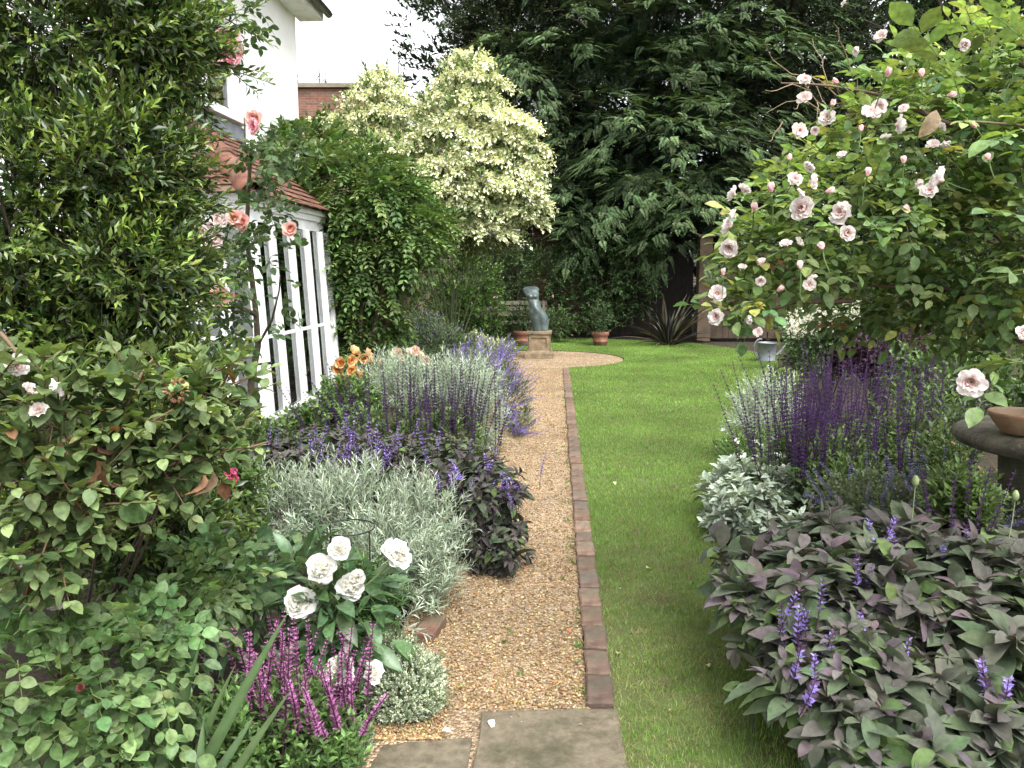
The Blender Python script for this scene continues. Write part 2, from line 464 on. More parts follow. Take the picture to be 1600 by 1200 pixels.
# ------------------------------------------------------------------ flowers (made once, copied along the stems)
def petal_tpl(w=.9, cup=.35, ruff=0.0, seed=0, nseg=3, rimcol=None):
    r = np.random.default_rng(seed)
    v, e = [], []
    for i in range(nseg + 1):
        t = i / nseg; ww = w * (.22 + .78 * math.sin(min(t * 1.25, 1) * math.pi / 2)) * (1 - .30 * max(t - .7, 0) / .3)
        for s in (-1, -.5, 0, .5, 1):
            y = t * (1 - .10 * abs(s) ** 2 * t); z = cup * (s * s * .55 * t + .55 * t * t) + ruff * r.normal() * t
            v.append((s * ww / 2, y, z)); e.append(t ** 2)
    f = []
    for i in range(nseg):
        for k in range(4):
            q = i * 5 + k; f.append((q, q + 1, q + 6, q + 5))
    if rimcol is not None: return (np.array(v), np.array(f), np.array(e), rimcol)
    return (np.array(v), np.array(f))
def flower(name, rings, ruff, seed, core=(.6,.45,.12), rim=None, mat=None, sepals=True, cup=.35):
    """rings of petals: (count, opening angle, length, width, colour); unit = metres, faces +Z"""
    mb = MB(); r = np.random.default_rng(seed)
    for k, (cnt, open_, L, w, col) in enumerate(rings):
        az = np.arange(cnt) * 2 * np.pi / cnt + k * .7 + r.normal(0, .15, cnt)
        op = open_ + r.normal(0, .10, cnt)
        rad = np.stack([np.cos(az), np.sin(az), np.zeros(cnt)], 1)
        d = rad * np.sin(op)[:, None] + EZ * np.cos(op)[:, None]
        up = -rad * np.cos(op)[:, None] + EZ * np.sin(op)[:, None]
        pos = rad * .004 + EZ * .004 * k
        tp = petal_tpl(w, cup, ruff, seed * 7 + k, rimcol=rim)
        mb.leaves(tp, pos, d, up, L * r.uniform(.85, 1.12, cnt), np.clip(np.array(col) * np.exp(r.normal(0, .06, (cnt, 1))), 0, .92))
    if core is not None:
        n = 14; az = r.uniform(0, 6.28, n); rr = r.uniform(0, .35, n)
        d = nrm(np.stack([np.cos(az) * rr, np.sin(az) * rr, np.ones(n)], 1))
        mb.leaves(T_needle, np.zeros((n, 3)) + EZ * .006, d, np.roll(d, 1, 1), rings[0][2] * .6, np.array(core))
    if sepals:
        az = np.arange(5) * 1.2566; rad = np.stack([np.cos(az), np.sin(az), np.zeros(5)], 1)
        mb.leaves(leaf_tpl(2, .35), -EZ * .004 + rad * .002, nrm(rad - EZ * .5), np.tile(EZ, (5, 1)), rings[-1][2] * .7, np.array((.12, .2, .06)))
        mb.tube([(0, 0, 0), (.003, 0, -.05), (0, .004, -.10)], [.003, .0025, .002], 5, (.12, .18, .06))
    return mb
def spike(h, f0, nwh, per, fl, colA, colB, seed, lean=.06, rad=.012, leafy=True, stemc=(.09,.06,.09), leafc=(.11,.17,.07), taper=.5, stem_r=.0022):
    """flower spike of whorled florets on an upright stem (foot at the origin)"""
    r = np.random.default_rng(seed); mb = MB()
    lx, ly = r.normal(0, lean, 2)
    def pt(t): return np.array([lx * t * t * h, ly * t * t * h, t * h])
    mb.tube([pt(t) for t in (0, .35, .7, 1)], [stem_r, stem_r * .9, stem_r * .7, stem_r * .4], 4, stemc)
    tp = leaf_tpl(2, .55, .5, .2, -.15)
    for i in range(nwh):
        t = f0 + (1 - f0) * i / nwh; c = pt(t); k = 1 - taper * (i / nwh)
        az = np.arange(per) * 6.283 / per + r.uniform(0, 6.28)
        radv = np.stack([np.cos(az), np.sin(az), np.zeros(per)], 1)
        d = nrm(radv + EZ * r.uniform(.2, .7, (per, 1)))
        col = np.where(r.random((per, 1)) < .6, np.array(colA)[None], np.array(colB)[None]) * np.exp(r.normal(0, .2, (per, 1)))
        mb.leaves(tp, c + radv * .001, d, nrm(EZ - radv * .4), fl * k * r.uniform(.7, 1.25, per), col)
    if leafy:
        n = 8
        t = np.linspace(.12, f0 * .92, n); az = np.arange(n) * 2.4 + r.uniform(0, 6)
        radv = np.stack([np.cos(az), np.sin(az), np.full(n, .5)], 1)
        mb.leaves(leaf_tpl(2, .36, .4), np.array([pt(q) for q in t]), nrm(radv), np.tile(EZ, (n, 1)), h * .10 * (1.3 - t), jitter(np.tile(leafc, (n, 1)), .2))
    return mb
def set_spikes(root, name, mbs, mats, places, scale=(.8, 1.15), lean=.10, label=None, fan=0):
    """each spike a piece of its own; meshes shared"""
    src = []; cen = np.mean(places, 0)
    for i, (p) in enumerate(places):
        d = nrm(np.array([[random.gauss(0, lean) + fan * (p[0] - cen[0]), random.gauss(0, lean), 1.0]]))[0]
        sc = random.uniform(*scale)
        if i < len(mbs):
            o = mbs[i].build(name, mats, root, None, True); src.append(o); set_pose(o, root, p, d, sc)
        else: copy_part(random.choice(src), root, p, d, sc)
        if label and i < len(mbs): o['label'] = label

def peony(seed):
    mb = flower('peony', [(7, 1.0, .062, 1.0, (.84,.83,.78)), (7, 1.4, .072, 1.05, (.85,.84,.80)), (5, 1.75, .070, 1.0, (.85,.84,.80))], .10, seed, core=None)
    r = np.random.default_rng(seed)
    for k in range(6):
        n = 12; az = r.uniform(0, 6.28, n); op = r.uniform(.0, 1.5, n)
        rad = np.stack([np.cos(az), np.sin(az), 0*az], 1); d = rad * np.sin(op)[:, None] + EZ * np.cos(op)[:, None]
        mb.leaves(petal_tpl(.95, .5, .14, seed * 9 + k), EZ * .012 + d * .012, nrm(d + r.normal(0, .3, d.shape)), r.normal(0, 1, (n, 3)), r.uniform(.030, .044, n), np.clip(np.array([[.86,.84,.75]]) * np.exp(r.normal(0, .05, (n, 1))), 0, .9))
    return mb
def tidy_stems(mb, base, tops, r0=.006, r1=.003, col=(.1,.13,.05), bend=.2):
    for t in tops:
        b = np.array(base) + np.array([random.uniform(-.05, .05), random.uniform(-.05, .05), 0])
        mb.tube(limb(b, t, bend * .3, 6, .05), np.linspace(r0, r1, 6), 5, col)
# ================================================================== THE SETTING
def xr(Y): return .279 + .0548 * (Y - 2.74)             # left edge of the brick edging
PD = nrm(np.array([.0548, 1, 0])); PN = np.array([PD[1], -PD[0], 0])
CC, CR = np.array([.56, 14.75]), 1.5                      # gravel circle round the statue

M_soil = surf('garden_soil', (.018,.013,.008), (.06,.043,.028), 18, .95, .9, 30, (.02,.03,.01), 1.5, dist=.03)
M_lawn = surf('lawn_turf', (.085,.105,.032), (.115,.165,.045), 9, .85, .8, 120, (.10,.075,.04), 3, dist=.02)
M_stone = surf('york_stone', (.07,.055,.035), (.235,.20,.14), 22, .8, 1.0, 90, (.065,.062,.032), 3.2, dist=.010, spread=.26)
def gravel_material():
    m, n, l, out = new_mat('pea_gravel')
    co = node(n, 'ShaderNodeTexCoord')
    v = node(n, 'ShaderNodeTexVoronoi', Scale=95.0); l.new(co.outputs['Object'], v.inputs['Vector'])
    sx = node(n, 'ShaderNodeSeparateColor'); l.new(v.outputs['Color'], sx.inputs[0])
    cr = node(n, 'ShaderNodeValToRGB')
    el = cr.color_ramp.elements
    el[0].position = 0; el[0].color = (.17, .11, .06, 1); el[1].position = 1; el[1].color = (.60, .50, .37, 1)
    e = el.new(.35); e.color = (.35, .24, .135, 1)
    e = el.new(.7); e.color = (.45, .325, .195, 1)
    l.new(sx.outputs[0], cr.inputs[0])
    no = node(n, 'ShaderNodeTexNoise', Scale=1.6, Detail=6.0); l.new(co.outputs['Object'], no.inputs['Vector'])
    mr = node(n, 'ShaderNodeMapRange'); mr.inputs[1].default_value = .3; mr.inputs[2].default_value = .7; mr.inputs[3].default_value = .55; mr.inputs[4].default_value = .95
    l.new(no.outputs['Fac'], mr.inputs[0])
    mul = node(n, 'ShaderNodeVectorMath', operation='SCALE'); l.new(cr.outputs[0], mul.inputs[0]); l.new(mr.outputs[0], mul.inputs['Scale'])
    p = node(n, 'ShaderNodeBsdfPrincipled', Roughness=.75); l.new(mul.outputs[0], p.inputs['Base Color'])
    bp = node(n, 'ShaderNodeBump', Strength=1.0, Distance=.012); bp.invert = True
    l.new(v.outputs['Distance'], bp.inputs['Height']); l.new(bp.outputs[0], p.inputs['Normal'])
    l.new(p.outputs[0], out.inputs[0])
    return m
M_gravel = gravel_material()
M_brick_edge = surf('edging_brick', (.085,.052,.038), (.20,.125,.092), 14, .85, .8, 55, (.10,.098,.066), 6, tint=True, dist=.008)

def sheet(name, poly, z, mat):
    mb = MB()
    tri = tessellate_polygon([[Vector((p[0], p[1], 0)) for p in poly]])
    mb.add([(p[0], p[1], z) for p in poly], [tuple(t) for t in tri])
    o = mb.build(name, mat, None, None, False)
    # make sure it faces up
    if o.data.polygons[0].normal.z < 0: o.data.flip_normals()
    o['kind'] = 'structure'; return o
def inside(poly, x, y):
    poly = np.asarray(poly)[:, :2]; ok = np.zeros(len(x), bool); j = len(poly) - 1
    for i in range(len(poly)):
        xi, yi, xj, yj = *poly[i], *poly[j]
        c = ((yi > y) != (yj > y)) & (x < (xj - xi) * (y - yi) / (yj - yi + 1e-12) + xi)
        ok ^= c; j = i
    return ok

mb = MB(); mb.add([(-400,-300,-.03),(400,-300,-.03),(400,600,-.03),(-400,600,-.03)], [(0,1,2,3)])
structure('ground', mb, M_soil)

def arc(c, r, a0, a1, n): return [(c[0] + r*math.cos(a), c[1] + r*math.sin(a)) for a in np.linspace(a0, a1, n)]
# gravel: a long strip and a round bay
PATH_L = lambda Y: xr(Y) - .80 - .10 * max(0, min(1, (Y - 3) / 3))
strip = [(xr(1.0), 1.0)] + [(xr(Y), Y) for Y in (4, 8, 13.6)] + [(PATH_L(Y), Y) for Y in (13.6, 10, 8, 6, 5, 4, 3.2, 2.6, 1.0)]
sheet('gravel_path', strip, 0.0, M_gravel)
circle = arc(CC, CR, 0, 6.2832 * 63 / 64, 64)
sheet('gravel_circle', circle, .004, M_gravel)
# lawn outline
edgeR = [G(1285, 1215)[:2], G(1240, 1120)[:2], G(1165, 1000)[:2], G(1135, 900)[:2], G(1130, 800)[:2], G(1140, 740)[:2], G(1175, 680)[:2],
         G(1195, 620)[:2], G(1215, 580)[:2], G(1215, 558)[:2], G(1150, 546)[:2], G(1080, 537)[:2], G(1000, 533)[:2], G(900, 529)[:2], G(800, 527)[:2], G(640, 530)[:2]]
a_in = math.atan2(13.30 - CC[1], xr(13.3) + .11 - CC[0])
a_out = R(212)
lawn = [(xr(1.2) + .096, 1.2)] + [(xr(Y) + .096, Y) for Y in (5, 9, 13.25)] + arc(CC, CR + .02, a_in + .02, a_out, 40) + [(-3.2, 13.0), (-4.2, 15.5)] + \
       [tuple(p) for p in edgeR[::-1]] + [(1.0, 1.2)]
sheet('lawn', lawn, .012, M_lawn)

# paving at the near end
def slab(name, poly, z0, z1, seed):
    """a worn flagstone: rounded, slightly uneven edge"""
    r = np.random.default_rng(seed); pts = []
    for i in range(len(poly)):
        a, b = np.array(poly[i]), np.array(poly[(i + 1) % len(poly)])
        for t in np.linspace(0, 1, 10)[:-1]: pts.append(a + (b - a) * t + r.normal(0, .0035, 2))
    pts = np.array(pts); c = pts.mean(0); m = MB(); n = len(pts)
    lv = [(1, z0), (1, z1 - .012), (.993, z1 - .003), (.975, z1)]
    v = np.concatenate([np.column_stack([c + (pts - c) * k, np.full(n, z)]) for k, z in lv])
    f = [(k*n+i, k*n+(i+1) % n, (k+1)*n+(i+1) % n, (k+1)*n+i) for k in range(3) for i in range(n)]
    m.add(v, f); m.add(v[-n:], [tuple(range(n))])
    return structure(name, m, M_stone, False)
slab('flagstone', [G(752,1118)[:2], G(966,1113)[:2], (xr(1.2)+.11, 1.2), (-.17, 1.2)], -.03, .022, 1)
slab('flagstone', [G(600,1165)[:2], G(738,1153)[:2], (-.215, 1.2), (-.75, 1.2)], -.03, .010, 2)
slab('gutter_stone', [G(745,1152)[:2], G(758,1150)[:2], (-.178, 1.2), (-.208, 1.2)], -.03, -.004, 3)

# brick edging: one row laid lengthwise
edging = thing('brick_edging', 'single row of worn red bricks between gravel path and lawn', 'edging', (xr(2.75), 2.75, 0))
Y = 2.75; i = 0
brick_src = []
def brick_mb(L, W, H, seed):
    r = np.random.default_rng(seed); m = MB(); b = .008
    xs, ys, zs = [0, b, W/3, 2*W/3, W - b, W], [0, b, L*.3, L*.6, L - b, L], [-.05, H - b, H]
    def top(x, y): return H - r.uniform(0, .004) - (.006 if (x in (0, W) or y in (0, L)) else 0)
    v, idx = [], {}
    for a in range(6):
        for c in range(6):
            idx[a, c] = len(v); v.append((xs[a] + r.normal(0, .0015), ys[c] + r.normal(0, .0015), top(xs[a], ys[c])))
    f = [(idx[a, c], idx[a+1, c], idx[a+1, c+1], idx[a, c+1]) for a in range(5) for c in range(5)]
    rim = [idx[a, 0] for a in range(6)] + [idx[5, c] for c in range(1, 6)] + [idx[a, 5] for a in range(4, -1, -1)] + [idx[0, c] for c in range(4, 0, -1)]
    base = len(v)
    for q in rim: v.append((v[q][0], v[q][1], -.04))
    n = len(rim)
    f += [(base + k, base + (k+1) % n, rim[(k+1) % n], rim[k]) for k in range(n)]
    return v, f
while Y < 13.2:
    L = .206 + random.uniform(-.006, .006)
    if 11.9 < Y: L = .10
    v, f = brick_mb(L, .103, .030, 100 + i)
    m = MB()
    t = math.exp(random.gauss(0, .15)); h = random.gauss(0, .04)
    m.add(v, f, np.array([t * .92 * (1 + h), t * .97, t * .97 * (1 - h)]))
    o = m.build('edging_brick', M_brick_edge, edging, None, False)
    o.location = Vector((xr(Y) + random.gauss(0, .003), Y, random.gauss(0, .003))) - Vector(edging.location)
    o.rotation_euler = (random.gauss(0, .012), random.gauss(0, .02), -R(3.14) + random.gauss(0, .012))
    Y += L + random.uniform(.010, .016); i += 1
# short piece of edging brick showing under the artemisia
e2 = MB(); v, f = brick_mb(.21, .09, .05, 990); e2.add(v, f, (1.0, .9, .85))
o = e2.build('edging_brick', M_brick_edge, None, None, False); g = G(668, 985)
o.location = (g[0] - .05, g[1] - .12, 0); o.rotation_euler = (0, 0, R(-12))
o['label'] = 'brown edging brick at left path side under silver foliage'; o['category'] = 'brick'

# loose stones on the gravel
def ico():
    t = (1 + 5 ** .5) / 2
    v = nrm(np.array([(-1,t,0),(1,t,0),(-1,-t,0),(1,-t,0),(0,-1,t),(0,1,t),(0,-1,-t),(0,1,-t),(t,0,-1),(t,0,1),(-t,0,-1),(-t,0,1)], float))
    f = np.array([(0,11,5),(0,5,1),(0,1,7),(0,7,10),(0,10,11),(1,5,9),(5,11,4),(11,10,2),(10,7,6),(7,1,8),(3,9,4),(3,4,2),(3,2,6),(3,6,8),(3,8,9),(4,9,5),(2,4,11),(6,2,10),(8,6,7),(9,8,1)])
    return v, f
def rnd_rot(n):
    q = nrm(rng.normal(size=(n, 4))); w, x, y, z = q.T
    return np.stack([np.stack([1-2*(y*y+z*z), 2*(x*y-z*w), 2*(x*z+y*w)], -1), np.stack([2*(x*y+z*w), 1-2*(x*x+z*z), 2*(y*z-x*w)], -1), np.stack([2*(x*z-y*w), 2*(y*z+x*w), 1-2*(x*x+y*y)], -1)], 1)
iv, if_ = ico()
M_pebble = surf('loose_pebble', (.75,.75,.75), (1.15,1.15,1.15), 90, .7, .3, 200, tint=True)
def pebbles(m, x, y, z, size, cols):
    n = len(x)
    S = size[:, None] * np.stack([rng.uniform(.7, 1.3, n), rng.uniform(.5, 1.0, n), rng.uniform(.35, .7, n)], 1)
    V = iv[None] * S[:, None] * rng.uniform(.8, 1.15, (n, 12, 1))
    rt = rnd_rot(n); az = V @ rt.transpose(0, 2, 1) * .5 + V * .5
    V = az + np.stack([x, y, z], 1)[:, None]
    F = (if_[None] + 12 * np.arange(n)[:, None, None]).reshape(-1, 3)
    m.add(V.reshape(-1, 3), F, np.repeat(cols * np.array([1.0, .985, .84]), 12, 0))
pal = np.array([(.30,.195,.10),(.40,.285,.155),(.52,.41,.265),(.17,.105,.06),(.33,.22,.12),(.44,.335,.21),(.26,.165,.10),(.60,.52,.39),(.24,.115,.07)])
gm = MB()
n = 32000
Yv = 2.55 + (13.2 - 2.55) * rng.random(n) ** 2.3; u = rng.random(n)
xl = np.array([PATH_L(q) for q in Yv]); xx = xl + .02 + (xr(Yv) - .012 - xl) * u
k = ~((Yv < 2.74) & (xx > -.24))
pebbles(gm, xx[k], Yv[k], rng.uniform(.001, .009, n)[k], rng.uniform(.0045, .0095, n)[k] * (1 + .03 * Yv[k]), jitter(pal[rng.choice(9, k.sum(), p=[.2,.2,.11,.12,.15,.10,.08,.01,.03])] * .92, .22))
n = 2500; a = rng.uniform(0, 6.28, n); rr = CR * np.sqrt(rng.random(n)) * .98
pebbles(gm, CC[0] + rr*np.cos(a), CC[1] + rr*np.sin(a), rng.uniform(.004, .012, n), rng.uniform(.008, .014, n), jitter(pal[rng.choice(8, n)] * .9, .2))
stuff('loose_gravel', gm, M_pebble, 'loose golden pea gravel covering the narrow garden path', 'gravel')

# weeds and leaf litter along the path
wd = MB()
for _ in range(70):
    Yq = 2.6 + 9 * random.random() ** 1.7; xw = xr(Yq) - abs(random.gauss(0, .03)) if random.random() < .7 else xr(Yq) - random.uniform(.05, .6)
    n_ = random.randint(5, 16); az = rng.uniform(0, 6.28, n_); dd_ = nrm(np.stack([np.cos(az), np.sin(az), rng.uniform(.3, 1.5, n_)], 1))
    wd.leaves(leaf_tpl(2, .35, .5, .2, .3), np.array([xw, Yq, .004]) + rng.normal(0, .012, (n_, 3)) * np.array([1, 1, 0]), dd_, EZ + rng.normal(0, .3, (n_, 3)), rng.uniform(.010, .028, n_), jitter(np.tile((.10,.16,.035), (n_, 1)), .25))
stuff('path_weeds', wd, M_leaf, 'tiny green weeds sprouting in the gravel along the brick edging', 'weeds')
lt = MB(); n_ = 420; Yq = 2.55 + 9 * rng.random(n_) ** 1.8; xq = np.where(rng.random(n_) < .7, xr(Yq) - .8 * rng.random(n_), xr(Yq) + .1 + 1.1 * rng.random(n_))
az = rng.uniform(0, 6.28, n_); lt.leaves(leaf_tpl(2, .6, .5, .3, .5), np.stack([xq, Yq, rng.uniform(.014, .03, n_)], 1), np.stack([np.cos(az), np.sin(az), rng.normal(0, .25, n_)], 1), EZ + rng.normal(0, .4, (n_, 3)), rng.uniform(.006, .018, n_), jitter(np.array([(.10,.06,.03),(.20,.13,.06),(.05,.035,.02),(.34,.30,.16),(.45,.42,.36)])[rng.choice(5, n_, p=[.35,.25,.2,.12,.08])], .25))
stuff('leaf_litter', lt, M_leaf, 'scattered crumbs of brown leaf litter on gravel and lawn', 'leaf litter')
# grass blades
gr = MB(); gv, _ = T_grass
gf4 = np.array([[0, 1, 2, 3]]); gf3 = np.array([[3, 2, 4]])
def blades(x, y, h, w, cols, lean):
    n = len(x); az = rng.uniform(0, 6.28, n)
    X = np.stack([np.cos(az), np.sin(az), np.zeros(n)], 1); la = rng.uniform(0, 6.28, n)
    D = nrm(np.stack([np.cos(la), np.sin(la), np.zeros(n)], 1) * lean[:, None] + EZ)
    N = np.cross(X, D)
    V = np.stack([x, y, np.full(n, .010)], 1)[:, None] + gv[None, :, 0, None] * (w[:, None] * X)[:, None] + gv[None, :, 1, None] * (h[:, None] * D)[:, None] + gv[None, :, 2, None] * (h[:, None] * N)[:, None] * 2
    off = 5 * np.arange(n)[:, None, None]; C = np.repeat(cols, 5, 0)
    gr.add(V.reshape(-1, 3), (gf4[None] + off).reshape(-1, 4), C)
    b = gr.n - 5 * n
    gr.f.append((gf3[None] + off).reshape(-1, 3) + b); gr.m.append(np.full(n, 0))
lawn_np = np.array([tuple(p)[:2] for p in lawn])
def grass_zone(y0, y1, dens, h, w):
    x0, x1 = lawn_np[:, 0].min(), lawn_np[:, 0].max()
    m = int((x1 - x0) * (y1 - y0) * dens)
    x, y = rng.uniform(x0, x1, m), rng.uniform(y0, y1, m)
    k = inside(lawn_np, x, y) & (np.abs(x) < .72 * y + .4)
    x, y = x[k], y[k]
    thin = np.clip((4.6 - y) * .5, 0, .85) * np.clip(lumpy(np.stack([x, y, 0*x], 1), 9, 6, 7) * 1.3, 0, 1); kk = rng.random(len(x)) > thin; x, y = x[kk], y[kk]; n = len(x)
    patch = lumpy(np.stack([x, y, 0*x], 1), 5, 6, 1.6); fine = lumpy(np.stack([x, y, 0*x], 1), 9, 6, 7)
    worn = np.clip((5.0 - y) * .45, 0, 1) * np.clip(.38 + 1.0 * fine, 0, 1)
    t = np.clip(.45 + .4 * patch + rng.normal(0, .25, n), 0, 1)
    c = mixc((.108, .205, .036), (.225, .365, .080), t)
    c = mixc(c, (.34, .29, .14), np.clip(worn * rng.uniform(.1, 1.0, n), 0, 1))
    dry = rng.random(n) < .05 + .40 * worn; c[dry] = mixc((.40, .34, .19), (.22, .17, .085), rng.random(dry.sum()))
    blades(x, y, h * rng.uniform(.5, 1.3, n), w * rng.uniform(.7, 1.3, n), jitter(c, .14), np.abs(rng.normal(.35, .3, n)) + worn * .8)
grass_zone(2.2, 3.5, 17000, .026, .0026)
grass_zone(3.5, 5.5, 11000, .028, .0034)
grass_zone(5.5, 9.0, 7000, .026, .0045)
grass_zone(9.0, 19.5, 3200, .028, .008)
stuff('grass', gr, M_grass, 'short mown green grass of the lawn, thin and mossy near the front', 'grass')

# ================================================================== THE HOUSE AND ITS BAY
M_render_wall = surf('white_render', (.84,.84,.83), (.90,.90,.89), 3, .8, .25, 90, dist=.004)
M_whitepaint = surf('white_paint', (.74,.75,.75), (.82,.83,.83), 6, .4, .08, 60, (.62,.62,.57), 5, dist=.003)
M_slate = surf('dark_roof_tile', (.030,.032,.036), (.07,.07,.075), 9, .7, .5, 30, tint=True)
M_clay = surf('clay_tile', (.085,.038,.028), (.18,.082,.056), 9, .8, .5, 40, (.12,.095,.068), 5, tint=True)
def glass_mat(name, tintc=(.75,.78,.75), refl=.22):
    m, n, l, out = new_mat(name)
    t = node(n, 'ShaderNodeBsdfTransparent'); t.inputs[0].default_value = (*tintc, 1)
    g = node(n, 'ShaderNodeBsdfGlossy', Roughness=.03); g.inputs[0].default_value = (.85, .88, .88, 1)
    f = node(n, 'ShaderNodeFresnel', IOR=1.5)
    no = node(n, 'ShaderNodeTexNoise', Scale=1.3); bp = node(n, 'ShaderNodeBump', Strength=.05, Distance=.05)
    l.new(no.outputs['Fac'], bp.inputs['Height']); l.new(bp.outputs[0], g.inputs['Normal'])
    mx = node(n, 'ShaderNodeMixShader'); ad = node(n, 'ShaderNodeMath', operation='ADD'); ad.inputs[1].default_value = refl * .6; l.new(f.outputs[0], ad.inputs[0]); l.new(ad.outputs[0], mx.inputs[0]); l.new(t.outputs[0], mx.inputs[1]); l.new(g.outputs[0], mx.inputs[2])
    l.new(mx.outputs[0], out.inputs[0]); return m
M_glass = glass_mat('window_glass')

house = thing('house', 'tall white rendered house with dark tiled eaves behind left greenery', 'house', (-3.23, 12.5, 0), -R(3.14))
W0, W1, S0, S1 = -3.95, -2.42, 3.46, 4.84            # window opening along the wall and in height
m = MB(); m.box((-8, -9.5, 0), (0, 0, S0)); m.box((-8, W1, S0), (0, 0, 5.5)); m.box((-8, -9.5, S0), (0, W0, 5.5)); m.box((-8, W0, S1), (0, W1, 5.5))
m.box((-8, W0, S0), (-.22, W1, S1))
part('wall', m, M_render_wall, house, False, local=True)
m = MB(); wm = (W0 + W1) / 2
for (a, b) in (((-.10, W0, S0), (-.02, W0 + .10, S1)), ((-.10, W1 - .10, S0), (-.02, W1, S1)), ((-.10, wm - .04, S0), (-.03, wm + .04, S1)), ((-.10, W0 + .10, S0), (-.025, W1 - .10, S0 + .08)),
               ((-.10, W0 + .10, S1 - .08), (-.025, W1 - .10, S1)), ((-.10, W0 + .10, 4.15), (-.035, W1 - .10, 4.20))): m.box(a, b)
win = part('window', m, M_whitepaint, house, False, local=True)
m = MB(); m.box((-.02, W0 - .12, S0 - .07), (.09, W1 + .14, S0 - .001)); part('sill', m, M_whitepaint, house, False, parent=win, local=True)
m = MB(); m.box((-.075, W0 + .10, S0 + .08), (-.065, W1 - .10, S1 - .08)); part('pane', m, glass_mat('upstairs_glass', (.75,.78,.8)), house, False, parent=win, local=True)
m = MB(); m.box((.002, -9.6, 5.36), (.36, .22, 5.40)); m.box((.33, -9.6, 5.40), (.362, .22, 5.52)); m.box((-8, .003, 5.40), (.33, .06, 5.75))
part('soffit', m, M_whitepaint, house, False, local=True)
m = MB()
for i in range(16):
    x1 = .46 - i * .27; z = 5.50 + i * .225
    for j in range(42):
        y = .30 - j * .24 - (.12 if i % 2 else 0)
        t = math.exp(random.gauss(0, .18)); dz = random.gauss(0, .006)
        mm = Matrix.Translation((x1, y, z + dz)) @ Matrix.Rotation(R(40), 4, 'Y')
        m.box((-.40, -.232, 0), (0, 0, .022), (t, t, t), 0, mm)
part('roof', m, M_slate, house, False, local=True)
m = MB(); a = np.linspace(R(180), R(360), 9); 
gx, gz = .44 + .055 * np.cos(a), 5.47 + .055 * np.sin(a)
vv = np.array([(x, y, z) for y in (-9.6, .26) for x, z in zip(gx, gz)])
m.add(vv, [(k, k+1, 10+k, 9+k) for k in range(8)]); m.tube([(.385, -9.6, 5.47), (.385, .26, 5.47)], .008, 6); m.tube([(.495, -9.6, 5.47), (.495, .26, 5.47)], .008, 6)
part('gutter', m, surf('black_gutter', (.02,.02,.022), (.035,.035,.035), 5, .4, 0), house, False, local=True)

# bay (lean-to garden room)
bay = thing('garden_room', 'white framed glazed garden room with clay tiled hipped roof', 'conservatory', (-2.44, 7.84, 0), -R(3.14))
BL, BWD, ZT = 2.62, 1.10, 2.10
BAT = .12                                                   # the frames lean in a little towards the top
def lean(V):
    V = np.array(V, float); k = (V[:, 2] / ZT) * BAT; V[:, 0] -= k; V[:, 1] += k * .25; return V
def leanbox(m, lo, hi):
    b = MB(); b.box(lo, hi); m.add(lean(b.v[0]), b.f[0])
m = MB(); leanbox(m, (-BWD, 0, 0), (0, .09, .12)); leanbox(m, (-.09, .09, 0), (0, BL, .12)); leanbox(m, (-BWD, BL-.09, 0), (-.09, BL, .12)); leanbox(m, (-.07, .1, .12), (.05, BL - .1, .15))
part('plinth', m, M_whitepaint, bay, False, local=True)
def post(y, w, d=.085, x0=-.06):
    m = MB(); leanbox(m, (x0, y, .15), (x0 + d, y + w, ZT)); leanbox(m, (x0 + d, y + .03, .15), (x0 + d + .025, y + w - .03, ZT)); return part('post', m, M_whitepaint, bay, False, local=True)
ys = [(.0, .13), (.52, .10), (1.12, .10), (1.70, .10), (2.24, .10), (BL - .11, .11)]
for y, w in ys: post(y, w)
for x in (-.38, -.70, -1.05):
    m = MB(); leanbox(m, (x, -.02, .15), (x + .11, .08, ZT)); part('post', m, M_whitepaint, bay, False, local=True)
m = MB(); leanbox(m, (-.03, .15, .93), (.0, BL - .13, .965)); part('rail', m, M_whitepaint, bay, False, local=True)
m = MB(); leanbox(m, (-1.0, .03, .93), (-.06, .06, .965)); part('rail', m, M_whitepaint, bay, False, local=True)
for k in range(len(ys) - 1):
    m = MB(); leanbox(m, (-.022, ys[k][0] + ys[k][1] + .002, .152), (-.012, ys[k+1][0] - .002, ZT)); part('pane', m, M_glass, bay, False, local=True)
m = MB(); leanbox(m, (-1.04, .040, .152), (-.062, .050, ZT)); part('pane', m, M_glass, bay, False, local=True)
m = MB()
def ring(m, x0, y0, z0, z1, out, zlift=0):
    m.box((-BWD, y0 - out, z0), (x0 + out, y0 + .16, z1)); m.box((x0 - .16, y0 + .16, z0), (x0 + out, BL - y0 + out, z1)); m.box((-BWD, BL - y0 - .16, z0), (x0 - .16, BL - y0 + out, z1))
ring(m, -BAT, BAT*.25, ZT, ZT + .12, -.01); ring(m, -BAT, BAT*.25, ZT + .12, ZT + .19, .015); ring(m, -BAT, BAT*.25, ZT + .19, ZT + .255, .04)
part('cornice', m, M_whitepaint, bay, False, local=True)
m = MB(); m.box((-BWD - .02, .1, .0), (-BWD + .02, BL - .1, ZT + .3)); part('back_wall', m, surf('room_plaster', (.16,.13,.09), (.24,.2,.15), 3, .9, .1), bay, False, local=True)
m = MB(); m.box((-BWD + .03, .1, .01), (-.1, BL - .1, .03)); part('floor', m, surf('tiled_floor', (.12,.06,.04), (.2,.1,.07), 5, .6, .1), bay, False, local=True)
